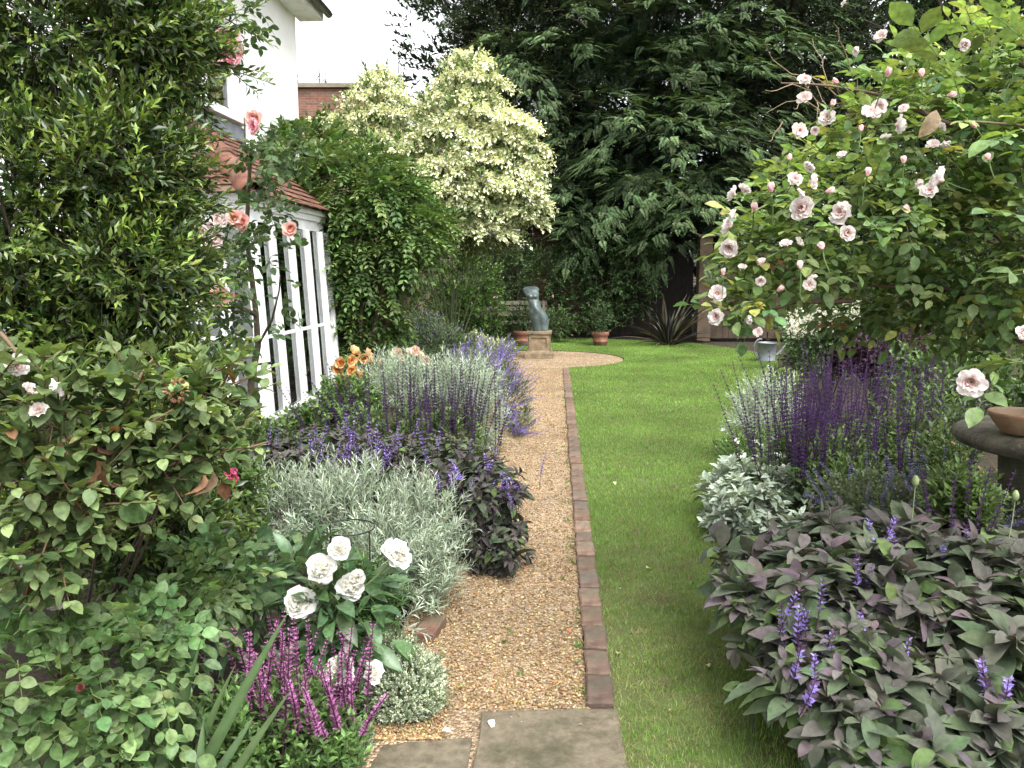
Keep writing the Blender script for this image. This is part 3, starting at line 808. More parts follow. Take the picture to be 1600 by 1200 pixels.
# curtains inside
m = MB()
for (y0, y1) in ((.2, .52), (.78, 1.12), (1.4, 1.7), (2.0, 2.24)):
    yy = np.linspace(y0, y1, 16); xx_ = -.42 + .025 * np.sin(np.linspace(0, 14, 16))
    v = np.array([(x, y, z) for z in (.1, ZT + .05) for x, y in zip(xx_, yy)])
    m.add(v, [(k, k+1, 17+k, 16+k) for k in range(15)])
part('curtain', m, surf('brown_curtain', (.26,.22,.16), (.40,.35,.26), 4, .9, .1), bay, True, local=True)
# hipped clay roof, tile by tile
EX, EY0, EY1, EZv = .10 - BAT, -.09, BL + .04, ZT + .27
RH, RX = .86, -1.08
m = MB()
def tile_face(o, along, upv, L, rows, shrinkA, shrinkB, nrmv):
    slope = np.linalg.norm(upv); u = upv / slope; gz = slope / rows
    w = .165
    for r_ in range(rows + 1):
        s0 = r_ * gz
        a0 = shrinkA * (r_ / rows) ; a1 = L - shrinkB * (r_ / rows)
        y = a0 - (w / 2 if r_ % 2 else 0)
        while y < a1:
            ya, yb = max(y, a0 - .02), min(y + w - .006, a1 + .02)
            if yb - ya > .03:
                t = math.exp(random.gauss(0, .16)); lift = .018 + random.gauss(0, .003)
                p = [o + along * ya + u * (s0 - .03), o + along * yb + u * (s0 - .03), o + along * yb + u * (s0 + gz * 1.25), o + along * ya + u * (s0 + gz * 1.25)]
                v = [p[0] + nrmv * lift, p[1] + nrmv * lift, p[2] - nrmv * .004, p[3] - nrmv * .004]
                v += [q - nrmv * .013 for q in v]
                m.add(v, [(0,1,2,3),(4,7,6,5),(0,4,5,1),(1,5,6,2),(2,6,7,3),(3,7,4,0)], (t, t * .97, t * .95))
            y += w
upE = np.array([RX - EX, 0, RH]); nE = nrm(np.cross(np.array([0, 1.0, 0]), upE)); nE = nE if nE[2] > 0 else -nE
tile_face(np.array([EX, EY0, EZv]), np.array([0, 1.0, 0]), upE, EY1 - EY0, 12, EX - RX, .4, nE)
upS = np.array([0, EX - RX, RH]); nS = nrm(np.cross(np.array([1.0, 0, 0]), upS)); nS = nS if nS[2] > 0 else -nS
tile_face(np.array([EX, EY0, EZv]), np.array([-1.0, 0, 0]), upS, EX - RX, 12, EX - RX, 0, nS)
m.add([(EX, EY0, EZv), (EX, EY1, EZv), (RX, EY1 - .4, EZv + RH), (RX, EY0 + EX - RX, EZv + RH)], [(0,1,2,3)], (.5,.5,.5))
m.add([(EX, EY0, EZv), (RX, EY0 + EX - RX, EZv + RH), (RX, EY0, EZv)], [(0,1,2)], (.5,.5,.5))
roof = part('roof', m, M_clay, bay, False, local=True)
h0, h1 = np.array([EX + .01, EY0 - .01, EZv + .0]), np.array([RX, EY0 + EX - RX, EZv + RH + .02])
hd = nrm(h1 - h0); hs = nrm(np.cross(hd, EZ)); hu = np.cross(hs, hd)
nh_ = 5; HL = np.linalg.norm(h1 - h0) / nh_
for k in range(nh_):
    m = MB(); a = np.linspace(-.3, math.pi + .3, 11); vv = []
    for (s_, r_) in ((0, .128), (.03, .136), (HL * 1.06, .105)):
        for rad in (r_, r_ - .016):
            c = h0 + hd * (k * HL + s_) - hu * .03 + hu * .012 * (nh_ - k) * 0
            vv += [c + rad * (math.cos(q) * hs + math.sin(q) * hu) for q in a]
    n_ = 11; f = []
    for q in range(n_ - 1):
        for s_ in (0, 1): f.append((s_*2*n_ + q, s_*2*n_ + q + 1, (s_+1)*2*n_ + q + 1, (s_+1)*2*n_ + q))
        f.append((q, n_ + q, n_ + q + 1, q + 1))
    t = random.uniform(.95, 1.2); m.add(np.array(vv), f, (t*1.05, t, t*.95))
    part('hip_tile', m, M_clay, bay, True, parent=roof, local=True)
m = MB(); m.box((RX - .03, .9, EZv + RH - .04), (RX + .08, BL - .3, EZv + RH + .12)); part('flashing', m, surf('lead', (.14,.155,.18), (.25,.27,.31), 6, .5, .1), bay, False, local=True)

# ================================================================== FAR WALLS, SHED, GATE
M_redbrick = brick_mat('red_brick', (.16,.060,.038), (.24,.10,.062), (.17,.13,.10))
bh = thing('brick_house', 'red brick gable end with coping rising behind the cream tree', 'building', (-7.5, 25, 0))
m = MB(); m.box((-10.5, 25, 0), (-3.9, 30, 7.1)); part('wall', m, M_redbrick, bh, False)
m = MB(); m.box((-10.6, 24.9, 7.1), (-3.85, 25.4, 7.22)); part('coping', m, surf('stone_coping', (.16,.14,.10), (.26,.24,.18), 3, .9, .4), bh, False)
m = MB(); m.lathe([(.0,0),(.15,0),(.14,.1),(.11,.22),(.13,.25),(.13,.32),(.10,.32),(.09,.25)], 14, (-6.62, 25.2, 7.22)); part('chimney_pot', m, M_clay, bh)
gw = thing('garden_wall', 'old greyish brick boundary wall at far end of garden', 'wall', (-5, 22.4, 0))
m = MB(); m.box((-10.5, 22.4, 0), (.9, 22.65, 2.15)); part('brickwork', m, brick_mat('old_brick', (.17,.12,.085), (.26,.19,.13), (.22,.2,.16)), gw, False)
m = MB(); m.box((-10.6, 22.34, 2.15), (.95, 22.71, 2.23)); part('coping', m, surf('mossy_coping', (.09,.09,.055), (.18,.17,.12), 4, .9, .5), gw, False)
sh = thing('garden_shed', 'small red brick outbuilding with dark roof under the dark trees', 'shed', (1.15, 21, 0))
m = MB(); m.box((.55, 21, 0), (2.1, 22.3, 2.75)); part('wall', m, M_redbrick, sh, False)
m = MB(); m.add([(.35,20.75,2.72),(2.3,20.75,2.72),(2.3,22.5,3.35),(.35,22.5,3.35),(.35,20.75,2.80),(2.3,20.75,2.80),(2.3,22.5,3.43),(.35,22.5,3.43)], [(0,3,2,1),(4,5,6,7),(0,1,5,4),(1,2,6,5),(2,3,7,6),(3,0,4,7)])
part('roof', m, surf('shed_felt', (.03,.028,.026), (.06,.055,.05), 5, .8, .4), sh, False)
M_wood = surf('weathered_wood', (.035,.024,.016), (.07,.048,.034), 6, .9, .5, 50)
f2 = thing('timber_fence', 'added timber fence, deep shade put into its colour, behind the laurel and phormium', 'fence', (3.2, 19.9, 0))  # fence added to close the bright gap below the trees
m = MB()
for k in range(17): m.box((1.95 + k*.15, 19.90, .04), (1.95 + k*.15 + .142, 19.925, 2.05 + .012*(k % 3)), jit=.002)
part('boards', m, surf('shade_dark_wood', (.010,.008,.007), (.024,.019,.015), 6, .9, .4), f2, False)  # near-black board colour stands in for deep tree shade
for k in range(2):
    m = MB(); m.box((2.0 + k*2.2, 19.93, 0), (2.1 + k*2.2, 20.03, 2.15)); part('post', m, M_wood, f2, False)
gate = thing('wooden_gate', 'brown boarded wooden gate with stout pale post in dark shade', 'gate', (4.5, 18.6, 0))
m = MB(); m.box((4.32, 18.55, 0), (4.62, 18.85, 2.4), jit=.004); m.box((4.28, 18.51, 2.4), (4.66, 18.89, 2.46)); part('post', m, surf('pale_post', (.06,.042,.028), (.11,.078,.052), 5, .9, .4), gate, False)
m = MB()
for k in range(9): m.box((4.64 + k*.15, 18.68, .06), (4.64 + k*.15 + .143, 18.71, 2.1 + .01*(k % 2)), jit=.002)
bd = part('boards', m, M_wood, gate, False)
for z in (.75, 1.75):
    m = MB(); m.box((4.56, 18.655, z), (5.1, 18.676, z + .045)); m.lathe([(.02,0),(.02,.07)], 8, (4.6, 18.64, z - .01)); part('hinge', m, surf('black_iron', (.012,.012,.012), (.03,.03,.03), 8, .5, .2), gate, False, parent=bd)
fe = thing('board_fence', 'dark boarded fence running right of the wooden gate', 'fence', (9, 18.9, 0))
m = MB()
for k in range(60): m.box((6.05 + k*.15, 18.80, .05), (6.05 + k*.15 + .142, 18.825, 1.95), jit=.002)
part('boards', m, M_wood, fe, False)
for k in range(5):
    m = MB(); m.box((6.02 + k*2.2, 18.83, 0), (6.12 + k*2.2, 18.93, 2.0)); part('post', m, M_wood, fe, False)

# bench by the shrubs
bn = thing('garden_bench', 'dark slatted bench in the shade behind the statue', 'bench', (*P(805, 525, 18.3)[:2], 0))
bx, by = bn.location[0], bn.location[1]
M_bench = surf('bench_wood', (.10,.085,.065), (.17,.15,.12), 8, .8, .4)
m = MB()
for k in range(4): m.box((bx - .95, by + k*.11, .44), (bx + .75, by + k*.11 + .09, .47), jit=.002)
part('seat', m, M_bench, bn, False)
m = MB()
for k in range(3): m.box((bx - .95, by + .46, .58 + k*.13), (bx + .75, by + .485, .67 + k*.13))
part('backrest', m, M_bench, bn, False)
for (ax, ay, az) in ((-.9, .02, .44), (.64, .02, .44), (-.9, .40, .95), (.64, .40, .95)):
    m = MB(); m.box((bx + ax, by + ay, 0), (bx + ax + .06, by + ay + .058, az - .002)); part('leg', m, M_bench, bn, False)

# ================================================================== STATUE, PEDESTAL, POTS, CAN
M_pedestal = surf('weathered_stone', (.13,.095,.058), (.29,.22,.14), 6, .9, .7, 40, (.085,.08,.045), 4, dist=.012)
sp_ = G(843, 560); sx, sy = sp_[0], sp_[1] + .12
ped = thing('stone_pedestal', 'square weathered stone pedestal with recessed panel on the gravel circle', 'pedestal', (sx, sy, 0), R(-4))
def sq(m, prof, jit=.0):
    v = []; 
    for h, z in [(a_ * 1.13, b_) for a_, b_ in prof]: v += [(-h,-h,z),(h,-h,z),(h,h,z),(-h,h,z)]
    f = []
    for k in range(len(prof) - 1):
        for i in range(4): f.append((k*4+i, k*4+(i+1) % 4, (k+1)*4+(i+1) % 4, (k+1)*4+i))
    f.append(tuple(range(len(v)-4, len(v)))); m.add(v, f)
m = MB(); sq(m, [(.235,.0),(.235,.105),(.228,.112),(.215,.115),(.212,.128),(.196,.14),(.19,.155)]); part('base', m, M_pedestal, ped, False, local=True)
m = MB(); h = .186 * 1.13; fr = .045
sq(m, [((h - .024) / 1.13, .15), ((h - .024) / 1.13, .44)])
for q in range(4):
    rot = Matrix.Rotation(q * math.pi / 2, 4, 'Z')
    x_ = h - .024
    for (lo, hi) in (((-x_, -h, .15), (-x_ + fr, -x_ - .0005, .44)), ((x_ - fr, -h, .15), (x_, -x_ - .0005, .44)), ((-x_ + fr, -h, .15), (x_ - fr, -x_ - .0005, .15 + fr)), ((-x_ + fr, -h, .44 - fr), (x_ - fr, -x_ - .0005, .44))):
        m.box(lo, hi, M=rot)
part('panelled_block', m, M_pedestal, ped, False, local=True)
m = MB(); sq(m, [(.187,.44),(.197,.452),(.205,.462),(.207,.50),(.20,.505)]); part('cap', m, M_pedestal, ped, False, local=True)

tor = thing('torso_sculpture', 'blue-green bronze headless female torso leaning left on stone pedestal', 'sculpture', (sx, sy, .505))
# silhouette read as (height, centre x, half width x, half depth, centre y)
prof = [(0, .019, .126, .10, .0), (.05, .018, .128, .11, .0), (.145, .010, .136, .118, .0), (.24, -.006, .142, .125, .0), (.34, -.039, .136, .122, .0), (.39, -.058, .118, .112, -.005), (.43, -.078, .098, .10, -.01),
        (.53, -.103, .089, .085, -.005), (.58, -.118, .097, .088, .01), (.64, -.136, .107, .095, .03), (.72, -.153, .124, .10, .07), (.78, -.163, .138, .085, .11), (.81, -.157, .122, .06, .14), (.825, -.155, .09, .03, .15)]
nz, na = 60, 40
hz = np.array([p[0] for p in prof]); V = []
zz = np.linspace(0, .825, nz)
itp = [np.interp(zz, hz, np.array([p[k] for p in prof])) for k in range(1, 5)]
for k in range(4):
    s = itp[k].copy()
    for _ in range(2): s[1:-1] = (s[:-2] + 2*s[1:-1] + s[2:]) / 4
    itp[k] = s
for i in range(nz):
    for j in range(na):
        a = 2*math.pi*j/na; z = zz[i]
        cx_, hx, hy, cy_ = (itp[k][i] for k in range(4)); hx *= 1.14 + .10 * math.exp(-((z - .22) / .15) ** 2); hy *= 1.1
        fx, fy = math.cos(a), math.sin(a)
        x = cx_ + hx * np.sign(fx) * abs(fx) ** .85; y = cy_ + hy * np.sign(fy) * abs(fy) ** .85
        front = max(0, -fy)
        # groove between the thighs, belly, breasts
        if z < .36: y += front ** 4 * .05 * (1 - z / .36) * math.exp(-((x - cx_) / .03) ** 2)
        y -= front ** 2 * .03 * math.exp(-((z - .43) / .09) ** 2) * math.exp(-((x - cx_) / .07) ** 2)
        for sgn in (-1, 1):
            bx_ = cx_ + sgn * .052
            d2 = ((x - bx_) / .046) ** 2 + ((z - .655) / .045) ** 2
            y -= front * .062 * math.exp(-d2)
            y += front * .02 * math.exp(-(((x - bx_) / .04) ** 2 + ((z - .60) / .022) ** 2))
        V.append((sx + x, sy + y, .505 + z))
m = MB(); F = [(i*na + j, i*na + (j+1) % na, (i+1)*na + (j+1) % na, (i+1)*na + j) for i in range(nz-1) for j in range(na)]
m.add(V, F); m.add(V[-na:], [tuple(range(na))])
part('body', m, surf('verdigris_bronze', (.04,.058,.058), (.10,.135,.13), 7, .42, .3, 30, (.17,.21,.20), 5, spec=.6, metallic=.2, dist=.004), tor)

M_terra = surf('terracotta', (.15,.06,.04), (.26,.115,.078), 8, .85, .3, 60, (.22,.16,.115), 5)
def pot(name, label, px, Yp, r, h):
    g = P(px, 525, Yp); t = thing(name, label, 'plant pot', (g[0], g[1], 0))
    m = MB(); m.lathe([(0,0),(r*.74,0),(r*.80,h*.3),(r*.86,h*.33),(r*.86,h*.40),(r*.82,h*.42),(r*.90,h*.72),(r*1.0,h*.76),(r*1.02,h*.97),(r*.98,h),(r*.90,h*.98),(r*.86,h*.8)], 36, (g[0], g[1], 0)); part('body', m, M_terra, t)
    m = MB(); m.lathe([(r*.87,h*.86),(r*.5,h*.88),(0.001,h*.87)], 24, (g[0], g[1], 0)); part('soil', m, M_soil, t)
    return g
potL = pot('terracotta_pot', 'terracotta pot standing just left of the statue pedestal', 816, 17.3, .20, .34)
potR = pot('terracotta_pot', 'banded terracotta pot at lawn edge right of the statue', 938, 17.3, .19, .32)

g = G(1200, 566); ax_, ay_ = g[0], g[1] + .1
can = thing('watering_can', 'grey galvanised metal watering can at shady lawn edge', 'watering can', (ax_, ay_, 0))
M_zinc = surf('galvanised_zinc', (.16,.18,.19), (.26,.285,.30), 12, .5, .15, 40, metallic=.5)
m = MB(); m.lathe([(0,.0),(.15,.0),(.155,.02),(.155,.03),(.148,.04),(.165,.33),(.172,.335),(.172,.35),(.160,.35),(.145,.05),(.001,.05)], 32, (ax_, ay_, 0)); part('body', m, M_zinc, can)
m = MB(); a = np.linspace(R(75), R(290), 14); m.tube([(ax_ - .13 + .11*math.cos(q), ay_ - .02, .24 + .17*math.sin(q)) for q in a], .014, 8); part('handle', m, M_zinc, can)
m = MB(); m.tube([(ax_ + .14, ay_, .08), (ax_ + .28, ay_, .22), (ax_ + .4, ay_, .40)], [.03, .022, .016], 10); part('spout', m, M_zinc, can)

# stone table with its bowl, right edge
TC = P(1652, 668, 3.7); TZ = P(1652, 672, 3.7)[2]
tb = thing('stone_table', 'round mossy stone birdbath table on thick dark pillar', 'stone table', (TC[0], TC[1], 0))
M_moss = surf('lichened_stone', (.05,.045,.032), (.17,.155,.115), 16, .95, 1.0, 60, (.055,.065,.025), 6, dist=.015)
m = MB(); m.lathe([(.0,TZ-.10),(.30,TZ-.10),(.40,TZ-.085),(.435,TZ-.05),(.43,TZ-.02),(.40,TZ+.0),(.2,TZ+.02),(.001,TZ+.024)], 48, (TC[0], TC[1], 0), wob=.012); part('top', m, M_moss, tb)
m = MB(); m.lathe([(.24,0),(.23,.1),(.20,.14),(.21,.4),(.225,TZ-.15),(.25,TZ-.101)], 32, (TC[0], TC[1], 0), wob=.015); part('pillar', m, M_moss, tb)
bc = P(1597, 655, 3.55); bz = TZ + .014
bo = thing('terracotta_bowl', 'shallow terracotta bowl resting on the stone table', 'bowl', (bc[0], bc[1], bz))
M_bowl = surf('bowl_clay', (.20,.115,.065), (.33,.205,.125), 10, .8, .4, 60, (.24,.19,.135), 6)
m = MB(); m.lathe([(0,.0),(.07,.0),(.085,.012),(.115,.05),(.135,.085),(.14,.098),(.134,.102),(.126,.09),(.105,.045),(.06,.02),(.001,.018)], 40, (bc[0], bc[1], bz)); part('body', m, M_bowl, bo)
m = MB(); m.lathe([(.112,.055),(.001,.058)], 24, (bc[0], bc[1], bz)); part('soil', m, M_soil, bo)
# ================================================================== PLANTS
def plant(name, label, cat, loc, group=None):
    return thing(name, label, cat, (float(loc[0]), float(loc[1]), 0.0), 0, group)
def ground_of(blobs):
    c = np.mean([b[0] for b in blobs], 0); return (c[0], c[1])
def each_stem(root, a, ends, r0, col):
    for e in ends:
        m = MB(); m.tube(limb(a, e, .05, 8, .05), np.linspace(r0, r0 * .5, 8), 5, col); part('stem', m, M_stem, root)
def near_cam(p, k=.35):
    """direction from p half towards the open side and half up"""
    v = nrm(np.array([0, 0, HCAM]) - p); return v

# flower kinds (each built once, copied afterwards)
def roses(kind):
    if kind == 'pale':
        i, o = (.86, .60, .56), (.89, .82, .79)
        return [flower('rose', [(5, .25, .026, .9, i), (6, .6, .032, .95, mixc(i, o, .5)), (8, 1.0, .038, .9, o), (8, 1.45, .043, .95, o)], .10, s, core=(.6,.35,.2)) for s in (1, 2, 3)]
    if kind == 'coral':
        i, o = (.84, .42, .32), (.86, .58, .52)
        return [flower('rose', [(5, .2, .026, .9, i), (6, .55, .032, 1.0, mixc(i, o, .4)), (7, .95, .038, 1.0, o), (6, 1.3, .042, 1.0, o)], .05, s, core=None) for s in (4, 5, 6)]
    if kind == 'pink':
        i, o = (.80, .34, .40), (.84, .54, .58)
        return [flower('rose', [(5, .2, .026, .9, i), (6, .55, .032, 1.0, i), (7, .95, .038, 1.0, o), (6, 1.3, .042, 1.0, o)], .06, s, core=None) for s in (7, 8, 9)]
    if kind == 'orange':
        i, o = (.82, .42, .13), (.85, .58, .30)
        return [flower('rose', [(5, .2, .026, .9, i), (6, .6, .032, 1.0, i), (7, 1.05, .038, 1.0, o)], .05, s, core=None) for s in (10, 11, 12)]
    if kind == 'white':
        return [peony(s) for s in (13, 14, 15)]
        i, o = (.84, .80, .64), (.86, .85, .80)
        return [flower('peony', [(9, .2, .032, .8, i), (9, .5, .040, .9, o), (9, .85, .048, 1.0, o), (8, 1.15, .056, 1.05, o), (7, 1.5, .062, 1.1, o)], .09, s, core=(.8,.65,.2)) for s in (13, 14, 15)]
def set_flowers(root, name, mbs, places, labels=None):
    src = []
    for i, (p, d, sc) in enumerate(places):
        if i < len(mbs):
            o = mbs[i].build(name, [M_petal], root, None, True); src.append(o); set_pose(o, root, p, d, sc)
        else: o = copy_part(src[i % len(src)], root, p, d, sc)
def at_px(lst, Y, tilt=.35, size=1.0, jy=.1):
    out = []
    for q in lst:
        px, py = q[:2]; s = q[2] if len(q) > 2 else 1.0
        p = P(px, py, Y + random.uniform(-jy, jy)); d = nrm(near_cam(p) * .55 + EZ * tilt + rng.normal(0, .45, 3))
        out.append((p, d, s * size))
    return out

# ---------- tall evergreen shrub, left
bl = [B(100,60,3.7,220,150,.6), B(245,50,3.5,62,90,.35), B(60,330,3.5,220,170,.6), B(215,260,3.35,80,110,.4), B(225,420,3.3,85,100,.4),
      B(60,520,3.3,160,140,.5), B(210,640,3.2,130,130,.45), B(230,830,2.95,120,90,.35), B(80,760,3.2,140,140,.45)]
t = plant('evergreen_shrub', 'tall dense evergreen shrub with small glossy leaves against the house, far left', 'shrub', ground_of(bl))
lm, sm = MB(), MB()
p, d = on_blobs(bl, 3300, inner=.60, lump=.46, seed=3, away=.35, freq=4.2)
d = nrm(d + EZ * .35 + rng.normal(0, .4, d.shape))
tip = rng.random(len(p))
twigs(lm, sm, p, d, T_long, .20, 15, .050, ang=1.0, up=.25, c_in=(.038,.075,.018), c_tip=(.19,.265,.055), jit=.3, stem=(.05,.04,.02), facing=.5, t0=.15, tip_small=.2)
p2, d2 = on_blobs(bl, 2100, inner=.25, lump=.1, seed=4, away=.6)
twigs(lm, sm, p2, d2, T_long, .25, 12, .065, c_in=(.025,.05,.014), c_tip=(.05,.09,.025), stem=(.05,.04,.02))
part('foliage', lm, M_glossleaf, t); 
bs = np.array([ground_of(bl)[0], ground_of(bl)[1], 0])
limbs_to(sm, bs, p[rng.choice(len(p), 26)], .022, .005, .05, (.05,.04,.028))
part('branches', sm, M_stem, t)

# ---------- viburnum / broad-leaved shrub in front of it
bl = [B(70,640,2.2,150,95,.28), B(230,640,2.35,110,75,.25), B(330,600,2.5,60,45,.2), B(70,760,2.1,150,70,.22), B(220,730,2.25,120,60,.2), B(290,700,2.4,90,50,.2), B(60,850,2.05,110,55,.18)]
t = plant('viburnum_shrub', 'broad-leaved grey-green shrub with spreading brown twigs and withered flower heads, left', 'shrub', ground_of(bl))
lm, sm = MB(), MB()
p, d = on_blobs(bl, 290, inner=.45, lump=.36, seed=8, away=.4)
d = nrm(d * np.array([1, 1, .4]) + EZ * .15 + rng.normal(0, .3, d.shape))
twigs(lm, sm, p, d, T_ovate4, .16, 8, .068, ang=1.15, up=.12, droop=.03, c_in=(.062,.105,.038), c_tip=(.19,.25,.095), jit=.16, stem=(.10,.06,.035), sr=.004, facing=1.3, opposite=True, tip_small=.45, t0=.1, patches=[(.012, (.16,.08,.04))])
part('foliage', lm, M_leaf, t)
bs = np.array([P(60,900,2.5)[0], 2.6, 0.])
limbs_to(sm, bs, p[rng.choice(len(p), 9)], .006, .003, .06, (.07,.05,.035), 6, .14)
for a, b_ in (((20,780,2.1),(270,640,2.2)), ((250,730,2.2),(420,690,2.5)), ((0,520,2.2),(60,590,2.2)), ((190,650,2.3),(240,560,2.4))):
    sm.tube(limb(P(*a), P(*b_), .03, 8, .12), np.linspace(.008, .003, 8), 6, (.13,.085,.05))
part('branches', sm, M_stem, t)
dl = MB(); dt = leaf_tpl(4, .5, .45, .5, .7, wave=.06)
for (px, py, Yq) in ((150,720,2.0),(165,735,2.0),(318,742,2.2),(332,738,2.2),(150,690,2.05),(35,895,1.95)):
    q = P(px, py, Yq)[None]; m = MB(); m.leaves(dt, q, np.array([[random.gauss(0,.3), random.gauss(0,.3), -1]]), rng.normal(0, 1, (1, 3)), .075, jitter(np.array([[.16,.085,.05]]), .25)); part('dead_leaf', m, M_leaf, t)
for (px, py) in ((60,890),(110,700),(275,610),(135,790)):
    m = MB(); c = P(px, py, 2.05); n = 60; u = nrm(rng.normal(size=(n, 3))); m.leaves(T_diamw, c + u * .022, u, rng.normal(size=(n, 3)), .014, jitter(np.tile((.20,.11,.06), (n, 1)), .3)); part('withered_head', m, M_leaf, t)

def white_roses_left():
    bl = [B(60,590,2.15,60,60,.1)]
t = plant('blush_rose', 'blush white climbing rose blooms poking through the broad-leaved shrub, left edge', 'rose', (P(40,600,2.0)[0] - .1, 2.05))
m = MB(); 
fl = [(22,572,1.05),(95,598,1.0),(45,615,.85),(62,645,.8),(88,950,.6),(10,925,.8),(25,880,.7),(95,735,.5),(75,940,.6),(55,905,.55)]
each_stem(t, np.array([t.location[0] - .1, 2.5, .1]), [P(px, py, 2.03) - EZ * .01 for px, py, s in fl[:6]], .006, (.10,.12,.05)); set_flowers(t, 'rose_flower', roses('pale'), at_px(fl, 2.0, .3, .66, .04))

# ---------- low rose bush, bottom left
bl = [B(40,1080,1.95,110,130,.22), B(170,1040,2.05,120,100,.25), B(260,960,2.35,80,60,.2), B(190,1150,1.95,100,80,.2), B(330,900,2.6,70,50,.2)]
t = plant('rose_bush', 'low rose bush with fresh round green leaflets and one pink bud, bottom left', 'rose', ground_of(bl))
lm, sm = MB(), MB()
p, d = on_blobs(bl, 420, inner=.5, lump=.3, seed=12, away=.5)
d = nrm(d + rng.normal(0, .5, d.shape) + EZ * .1)
pinnate(lm, sm, p, d, nrm(EZ * 1.2 + d * .4 + rng.normal(0, .25, d.shape)), .11, 2, .044, leaf_tpl(5, .70, .48, .12, .22, tip=.8), jitter(mixc((.07,.13,.045), (.155,.235,.095), rng.random(len(p))), .15), spread=.95)
part('foliage', lm, M_leaf, t)
bs = np.array([*ground_of(bl), 0.]); limbs_to(sm, bs, p[rng.choice(len(p), 40)], .006, .002, .06, (.08,.11,.04)); part('stems', sm, M_stem, t)
set_flowers(t, 'rosebud', [flower('rosebud', [(5, .15, .022, .9, (.75,.25,.28)), (5, .5, .026, .9, (.78,.4,.4))], .04, 60, core=None)], at_px([(130,1073,.9)], 1.9, .6))
# ---------- white-edged sprig at the corner
t = plant('variegated_sprig', 'small sprig with white leaves in the bottom left corner', 'plant', P(35,1190,1.9)[:2])
m, s_ = MB(), MB(); c = P(30,1170,1.9); p = c + rng.normal(0, .025, (7, 3)); d = nrm(rng.normal(0, .5, (7, 3)) + EZ)
twigs(m, s_, p - EZ*.02, d, T_lance, .06, 6, .05, c_in=(.5,.54,.44), c_tip=(.66,.68,.6), stem=(.2,.24,.12), wid=1.6); part('foliage', m, M_silver, t)
each_stem(t, np.array([t.location[0], t.location[1], 0]), p, .004, (.12,.14,.07)); part('twigs', s_, M_stem, t)

# ---------- iris blades
t = plant('iris_clump', 'clump of broad sword-shaped iris leaves leaning right, bottom left', 'iris', (P(270,1240,2.0)[0], 2.05))
blade = leaf_tpl(8, .085, .42, .25, .10)
m = MB()
for (bx_, by_, tx, ty, w) in ((285,1260,345,1040,1.1),(290,1260,430,960,1.2),(300,1270,395,1120,1.0),(250,1260,262,1050,1.2),(235,1260,225,1080,1.1),(310,1260,312,1125,.9),(270,1260,280,1010,1.2),(330,1270,440,1080,.9),(255,1270,300,1100,1.0),(215,1260,180,1160,1.0)):
    a = P(bx_, by_, 2.0 + random.uniform(-.1, .1)); a[2] = max(a[2], .0); b_ = P(tx, ty, 2.05 + random.uniform(-.12, .12)); L = np.linalg.norm(b_ - a)
    m.leaves(blade, (a - (b_ - a) * .3)[None], (b_ - a)[None], np.array([[random.gauss(0,.4), -1, .35]]), L * 1.3, jitter(np.array([[.075,.13,.05]]), .15), w * .27 / max(L, .2) )
part('foliage', m, leaf_mat('iris_blade', .45, .4, .2, vary=.15, scale=25), t)

# ---------- pink salvia
bl = [B(440,1130,2.4,110,80,.22), B(350,1160,2.3,70,60,.18), B(500,1190,2.3,80,50,.15)]
t = plant('pink_salvia', 'clump of magenta-pink flower spikes over fresh green leaves, bottom left by paving', 'salvia', (P(450,1200,2.4)[0], 2.4))
lm, sm = MB(), MB()
p, d = on_blobs(bl, 420, inner=.35, lump=.2, seed=14, away=.7); d = nrm(d + EZ * 1.2 + rng.normal(0, .3, d.shape))
twigs(lm, sm, p, d, leaf_tpl(2, .42, .4, .2, .3), .10, 8, .042, up=.2, c_in=(.065,.13,.035), c_tip=(.15,.25,.075), jit=.15, opposite=True, stem=(.09,.12,.05), sr=.002)
part('foliage', lm, M_leaf, t); part('stems', sm, M_stem, t)
sps = [spike(.42, .46, 16, 6, .0165, (.55,.22,.46), (.20,.07,.15), 200 + k, .10, stemc=(.10,.04,.07), leafc=(.11,.19,.07), stem_r=.003, taper=.45) for k in range(5)]
pts = []
for q in range(50):
    px = random.choice((random.uniform(345, 560), random.uniform(400, 575))); top = 935 + max(0, px - 400) * .62 + random.uniform(0, 150)
    g = P(px, top, random.uniform(2.25, 2.6)); pts.append(np.array([g[0], g[1], max(.0, g[2] - .42)]))
set_spikes(t, 'flower_spike', sps, [M_petal], pts, (.85, 1.1), .16)

# ---------- peony
bl = [B(480,910,2.95,110,75,.22), B(400,900,3.05,70,60,.2), B(540,960,2.85,60,70,.18), B(360,960,2.8,70,70,.2)]
t = plant('peony', 'white peony with dark green divided leaves in front of silver foliage', 'peony', ground_of(bl))
lm, sm = MB(), MB()
p, d = on_blobs(bl, 150, inner=.45, lump=.25, seed=21, away=.6); d = nrm(d + EZ * .5 + rng.normal(0, .3, d.shape))
T_peony = leaf_tpl(4, .38, .45, .16, .35)
col = jitter(mixc((.050,.105,.042), (.10,.165,.075), rng.random(len(p))), .15)
pinnate(lm, sm, p, d, nrm(EZ + rng.normal(0, .3, d.shape)), .10, 1, .115, T_peony, col, droop=.35, spread=.8)
part('foliage', lm, M_glossleaf, t)
c0 = np.array([*ground_of(bl), 0.]); limbs_to(sm, c0, p[rng.choice(len(p), 25)], .007, .003, .04, (.10,.13,.06))
fl = [(617,868,.80),(503,888,.74),(549,916,.70),(470,945,.82),(532,858,.58),(492,972,.55),(560,905,.5),(515,1052,.55),(588,1050,.42)]
